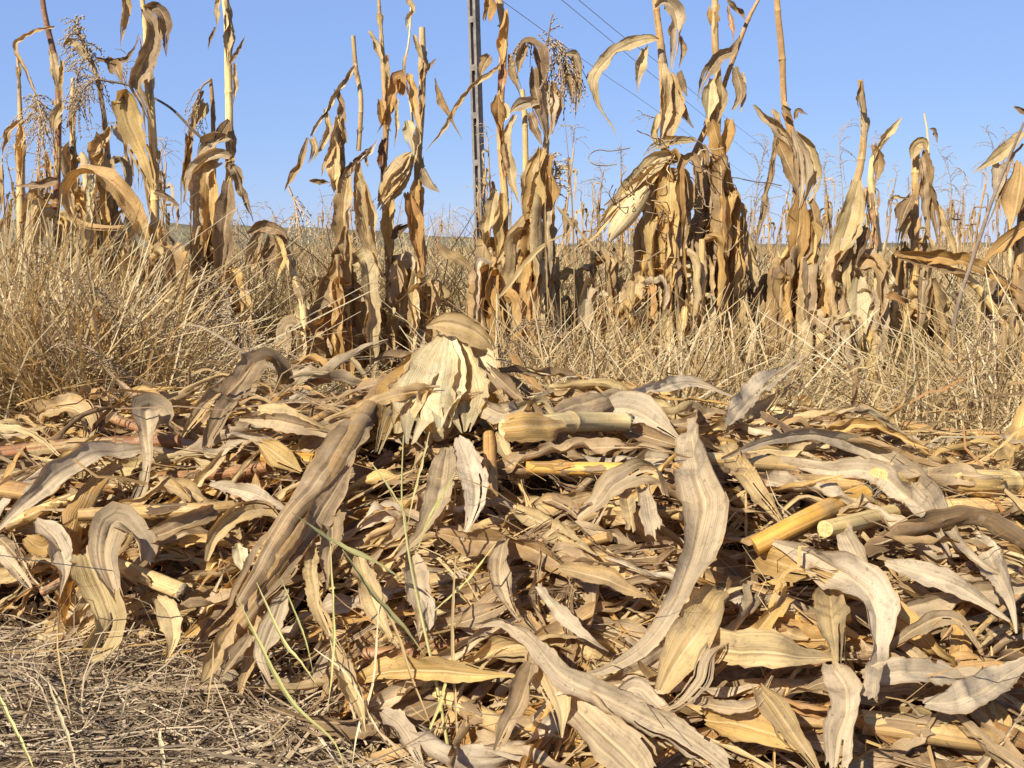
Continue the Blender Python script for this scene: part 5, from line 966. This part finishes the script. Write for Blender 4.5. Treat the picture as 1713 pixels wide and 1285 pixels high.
# seed heads of weeds in the grass, twiggy and brown
g = np.random.default_rng(55); FW = []
weeds = [([(250, 690), (225, 640), (180, 600), (120, 575), (75, 590)], 2.66, 44, .13, .25), ([(235, 668), (205, 665), (170, 668), (150, 690)], 2.62, 60, .07, .2), ([(400, 560), (380, 500), (350, 470), (330, 480)], 2.75, 34, .12, .35),
         ([(420, 620), (410, 560), (370, 530), (340, 550)], 2.7, 34, .10, .3), ([(560, 640), (500, 600), (470, 590), (440, 600)], 2.75, 30, .10, .35), ([(590, 650), (640, 600), (690, 590)], 2.8, 26, .08, .4), ([(830, 640), (850, 570), (880, 540), (910, 545)], 3.2, 40, .10, .45),
         ([(850, 650), (880, 590), (930, 560), (960, 575)], 3.3, 34, .10, .5), ([(80, 560), (60, 480), (70, 420)], 2.8, 34, .12, .45), ([(200, 560), (180, 500), (140, 470)], 2.8, 34, .12, .4), ([(300, 600), (290, 540), (250, 500)], 2.8, 30, .12, .35),
         ([(1620, 640), (1640, 560), (1690, 520)], 2.9, 30, .12, .6), ([(1230, 560), (1250, 480), (1260, 420)], 4.6, 20, .12, .4), ([(980, 420), (1000, 330), (1010, 290)], 5.0, 20, .12, .5), ([(1260, 380), (1270, 290), (1285, 230)], 5.2, 26, .2, .5), ([(1410, 330), (1405, 240), (1420, 205)], 5.6, 22, .18, .5),
         ([(1590, 400), (1590, 300), (1570, 250)], 5.4, 22, .16, .5), ([(1670, 360), (1665, 260), (1650, 215)], 5.8, 22, .18, .5), ([(540, 450), (548, 370), (555, 340)], 5.2, 18, .12, .4)]
for i in range(34):
    px = g.uniform(395, 860); D = g.uniform(4.6, 8); y1 = g.uniform(335, 420); weeds.append(([(px, 408 + 1165 / D - 30), (px + g.normal(0, 10), y1 + 40), (px + g.normal(0, 16), y1)], D, 22, g.uniform(.1, .2), g.uniform(.5, .95)))
names = ['big brown drooping seed head in the left grass', 'dense dark seed head lying on the left shoulder of the heap', 'brown seed head under the tall bare stalk', 'twiggy seed head low beside the broken plant', 'pale twiggy seed head lying behind the heap left of the husk', 'low twiggy seed head just left of the husk', 'brown seed head right behind the husk', 'pale brown seed head further right behind the husk',
         'seed head high in the grass at far left', 'seed head amid the left grass', 'seed head near the right side of the left grass', 'pale seed head in the grass at the right edge', 'thin seed head between two corn plants at right', 'thin seed head in the gap left of the arching leaf plant', 'tall airy seed head against the sky left of the bare upper stalk',
         'airy seed head against the sky left of the split plant', 'airy seed head against the sky right of the skirted plant', 'airy seed head against the sky near the right edge', 'small seed head against the sky left of the snapped plant'] + ['feathery pale weed standing in the open field left of the pole'] * 34
for (ax, D, n, bl_, rn), nm in zip(weeds, names):
    P = np.array([at(x, y, D) for x, y in ax]); P0 = P[0].copy(); P0[2] = max(0, surf_h(P0[0], P0[1])); r = empty('dry_weed', P0, nm, 'weed', 'dry weeds gone to seed')
    if P[0][2] > P0[2] + .03:
        b = MB(); tube(b, np.array([P0, (P0 + P[0]) / 2 + [.01, 0, 0], P[0]]), .003, 5, 8); b.build('stem', M['twig'], r)
    b = MB(); panicle(b, P, n, bl_, .45, .0042, rn, .9, g, .1, .0013, .008); b.build('seed_head', M['seed'], r)

# single pale straws and reeds, traced
def blade(mb, pts, D=None, heap=None, curl=.5, rnd=.5, roll=0, tip=.1, base=.6):
    P = []; Wd = []
    for i, (x, y, w) in enumerate(pts):
        p = at(x, y, D(i / (len(pts) - 1)) if callable(D) else D); P.append(p); Wd.append(w * ((p - CAM) @ FWD) / FPX)
    P = np.array(P); ribbon(mb, P, Wd, roll, unit(CAM - P) + np.array([-.5, 0, 1.3]), 20, curl, .25, .03, .02, rnd, base, tip, small=True)
reed = empty('reed_grass', at(756, 1285, 1.2), 'slender yellow green reed with long leaves rising in front of the heap', 'reed grass')
b = MB(); stp = np.array([at(x, y, d) for x, y, d in ((760, 1330, 1.2), (750, 1255, 1.22), (730, 1143, 1.25), (706, 1035, 1.28), (686, 939, 1.3), (675, 860, 1.32), (672, 815, 1.33), (675, 728, 1.34))])
tube(b, stp, [.0022, .0022, .002, .0019, .0017, .0014, .0012, .0008], 7, 40, nodes=[.2, .38, .55, .7]); b.build('stem', M['palegreen'], reed)
for pts, d0, d1 in (([(488, 858, 4), (525, 885, 7), (563, 910, 10), (633, 944, 10), (692, 983, 5)], 1.22, 1.3), ([(572, 919, 4), (600, 960, 7), (633, 1006, 10), (675, 1050, 11), (716, 1104, 5)], 1.2, 1.26), ([(829, 910, 3), (780, 974, 6), (740, 1010, 6), (709, 1038, 4)], 1.3, 1.28), ([(762, 790, 3), (740, 830, 7), (718, 870, 8), (692, 936, 5)], 1.33, 1.3), ([(719, 722, 3), (706, 779, 5), (690, 840, 5), (680, 890, 4)], 1.34, 1.31), ([(622, 776, 3), (640, 800, 4), (674, 855, 4), (680, 890, 3)], 1.34, 1.31), ([(705, 1255, 3), (736, 1180, 7), (752, 1120, 7), (760, 1090, 3)], 1.2, 1.25)):
    bb = MB(); blade(bb, pts, lambda s, a=d0, c=d1: a + (c - a) * s, rnd=RNG.random()); bb.build('leaf', M['palegreen'], reed)
GB = [('long greenish blade curving from the dark gap to the bottom, left of the reed', 'palegreen', [(398, 1000, 3), (444, 1097, 9), (493, 1181, 11), (558, 1240, 9), (580, 1300, 6)]),
      ('thin greenish blade slanting down right across the dark gap', 'palegreen', [(429, 974, 3), (473, 1070, 8), (505, 1110, 8), (531, 1148, 4)]), ('second thin greenish blade close beside the slanting one', 'palegreen', [(470, 968, 3), (508, 1062, 5), (525, 1130, 4)]),
      ('upright pale green blade with a fat base left of the reed', 'palegreen', [(552, 905, 3), (559, 1041, 7), (556, 1120, 8), (548, 1190, 10)]), ('bent straw crossing upright between the blades and the reed', 'straw', [(634, 1010, 4), (624, 1143, 7), (600, 1216, 8), (586, 1300, 6)]),
      ('tall pale straw standing right beside the reed', 'straw', [(762, 930, 4), (757, 1056, 8), (762, 1173, 9), (769, 1300, 8)]), ('long thin straw slanting behind the reed', 'straw', [(610, 960, 3), (663, 1056, 7), (692, 1143, 7), (745, 1270, 6)]),
      ('pale straw slanting from the left centre to the bottom', 'straw', [(525, 1085, 3), (580, 1130, 6), (625, 1210, 7), (660, 1260, 5)]), ('forked pale straw standing at the lower right edge', 'straw', [(1658, 1080, 6), (1663, 1143, 10), (1668, 1210, 11), (1678, 1300, 11)]),
      ('short branch straw leaning on the forked one', 'straw', [(1684, 1080, 4), (1676, 1120, 9), (1668, 1170, 7)]), ('yellow straw stem at the bottom left corner', 'palegreen', [(-8, 1150, 6), (15, 1200, 8), (40, 1250, 9), (62, 1300, 9)]),
      ('dark thin straw standing in the lower left soil', 'straw', [(80, 1140, 5), (98, 1190, 8), (118, 1245, 9), (130, 1300, 9)]), ('leaning straw in the bottom left soil, right of the dark one', 'straw', [(500, 1190, 4), (455, 1235, 7), (420, 1275, 6)]),
      ('short yellow stubble stem at the bottom left', 'straw', [(266, 1222, 9), (272, 1260, 10), (278, 1300, 10)]), ('forked wiry stem upright in the lower left', 'straw', [(95, 1040, 2), (98, 1100, 5), (110, 1160, 5), (118, 1200, 5)]), ('pale wiry stem upright in the lower left middle', 'straw', [(358, 1075, 3), (354, 1130, 5), (344, 1200, 5)])]
for lb, mt, pts in GB:
    pts = [(x, y, w * .75) for x, y, w in pts]; bb = MB(); blade(bb, pts, lambda s: 1.3 - .1 * s, rnd=RNG.random()); P0 = at(pts[-1][0], pts[-1][1], 1.2); tag(bb.build('grass_blade', M[mt], origin=P0), lb, 'grass blade', 'single blades in the foreground')
g = np.random.default_rng(808)
for i in range(34):
    lf = i < 20; px = g.uniform(-20, 470) if lf else g.uniform(1180, 1720); D = g.uniform(2.75, 3.5); c = ground_at(px, D); c[2] = g.uniform(.12, .62 if lf else .4)
    bb = MB(); hang_leaf(bb, g, c, g.uniform(.12, .3), g.uniform(.02, .042), g.uniform(0, 6.28), g.random())
    side = 'left' if lf else 'right'
    tag(bb.build('corn_leaf', M[LM[g.choice(5, p=[.5, .25, .2, .05, 0])]], origin=c), 'torn tan leaf piece caught in the dry grass at ' + side, 'corn leaf', 'leaf pieces caught in the grass at ' + side)
SB = [('tall thin straw upright before the dark tassel plant', [(912, 310, 3), (914, 420, 5), (918, 560, 5)], 3.5), ('second tall straw upright right of the dark tassel plant', [(945, 200, 1.5), (957, 330, 3), (961, 470, 4), (962, 600, 4)], 3.5), ('broad pale straw slanting down right of the dark tassel', [(930, 345, 8), (965, 385, 9), (1015, 445, 6)], 3.5),
      ('pale straw leaf slanting up right behind the husk', [(835, 500, 10), (900, 420, 11), (960, 385, 6)], 3.6), ('long straw across the right grass', [(1240, 545, 3), (1380, 600, 4), (1560, 640, 4), (1720, 660, 3)], 3.3), ('straw slanting through the right grass', [(1520, 520, 3), (1500, 600, 5), (1480, 680, 5)], 3.3), ('straw leaf level between two corn plants', [(1040, 590, 5), (1100, 582, 8), (1160, 590, 4)], 3.4),
      ('upright broken pale stem by the right edge', [(1682, 545, 14), (1676, 590, 14), (1665, 660, 13), (1645, 730, 8)], 3.1), ('slanting straw at far right above the pale stem', [(1720, 700, 3), (1640, 655, 5), (1540, 720, 4)], 3.0), ('wide straw leaf lying across the right grass', [(1490, 690, 8), (1560, 660, 20), (1640, 655, 22), (1725, 668, 10)], 3.0),
      ('straw leaf curving in the grass right of the heap', [(1455, 650, 8), (1480, 690, 14), (1500, 725, 12), (1490, 750, 5)], 2.9), ('pale leaf strip lying before the left grass', [(255, 508, 4), (290, 505, 10), (320, 510, 4)], 3.2), ('twisted leaf hanging in the left grass', [(260, 515, 10), (240, 545, 16), (205, 575, 6)], 3.2), ('long tan leaf slanting down at the left of the heap top', [(165, 565, 4), (210, 590, 10), (280, 635, 6)], 2.9),
      ('pale sticks heaped behind the folded grey leaf', [(300, 640, 5), (345, 620, 9), (395, 640, 8)], 2.7), ('pale broken stem piece left of the husk', [(578, 590, 8), (600, 615, 10), (622, 650, 9)], 2.7)]
for lb, pts, D in SB:
    bb = MB(); blade(bb, pts, D, rnd=RNG.random(), roll=RNG.normal(0, 15)); tag(bb.build('straw_blade', M['straw' if RNG.random() < .6 else 'tan'], origin=at(pts[-1][0], pts[-1][1], D)), lb, 'straw', 'single straws among the corn')
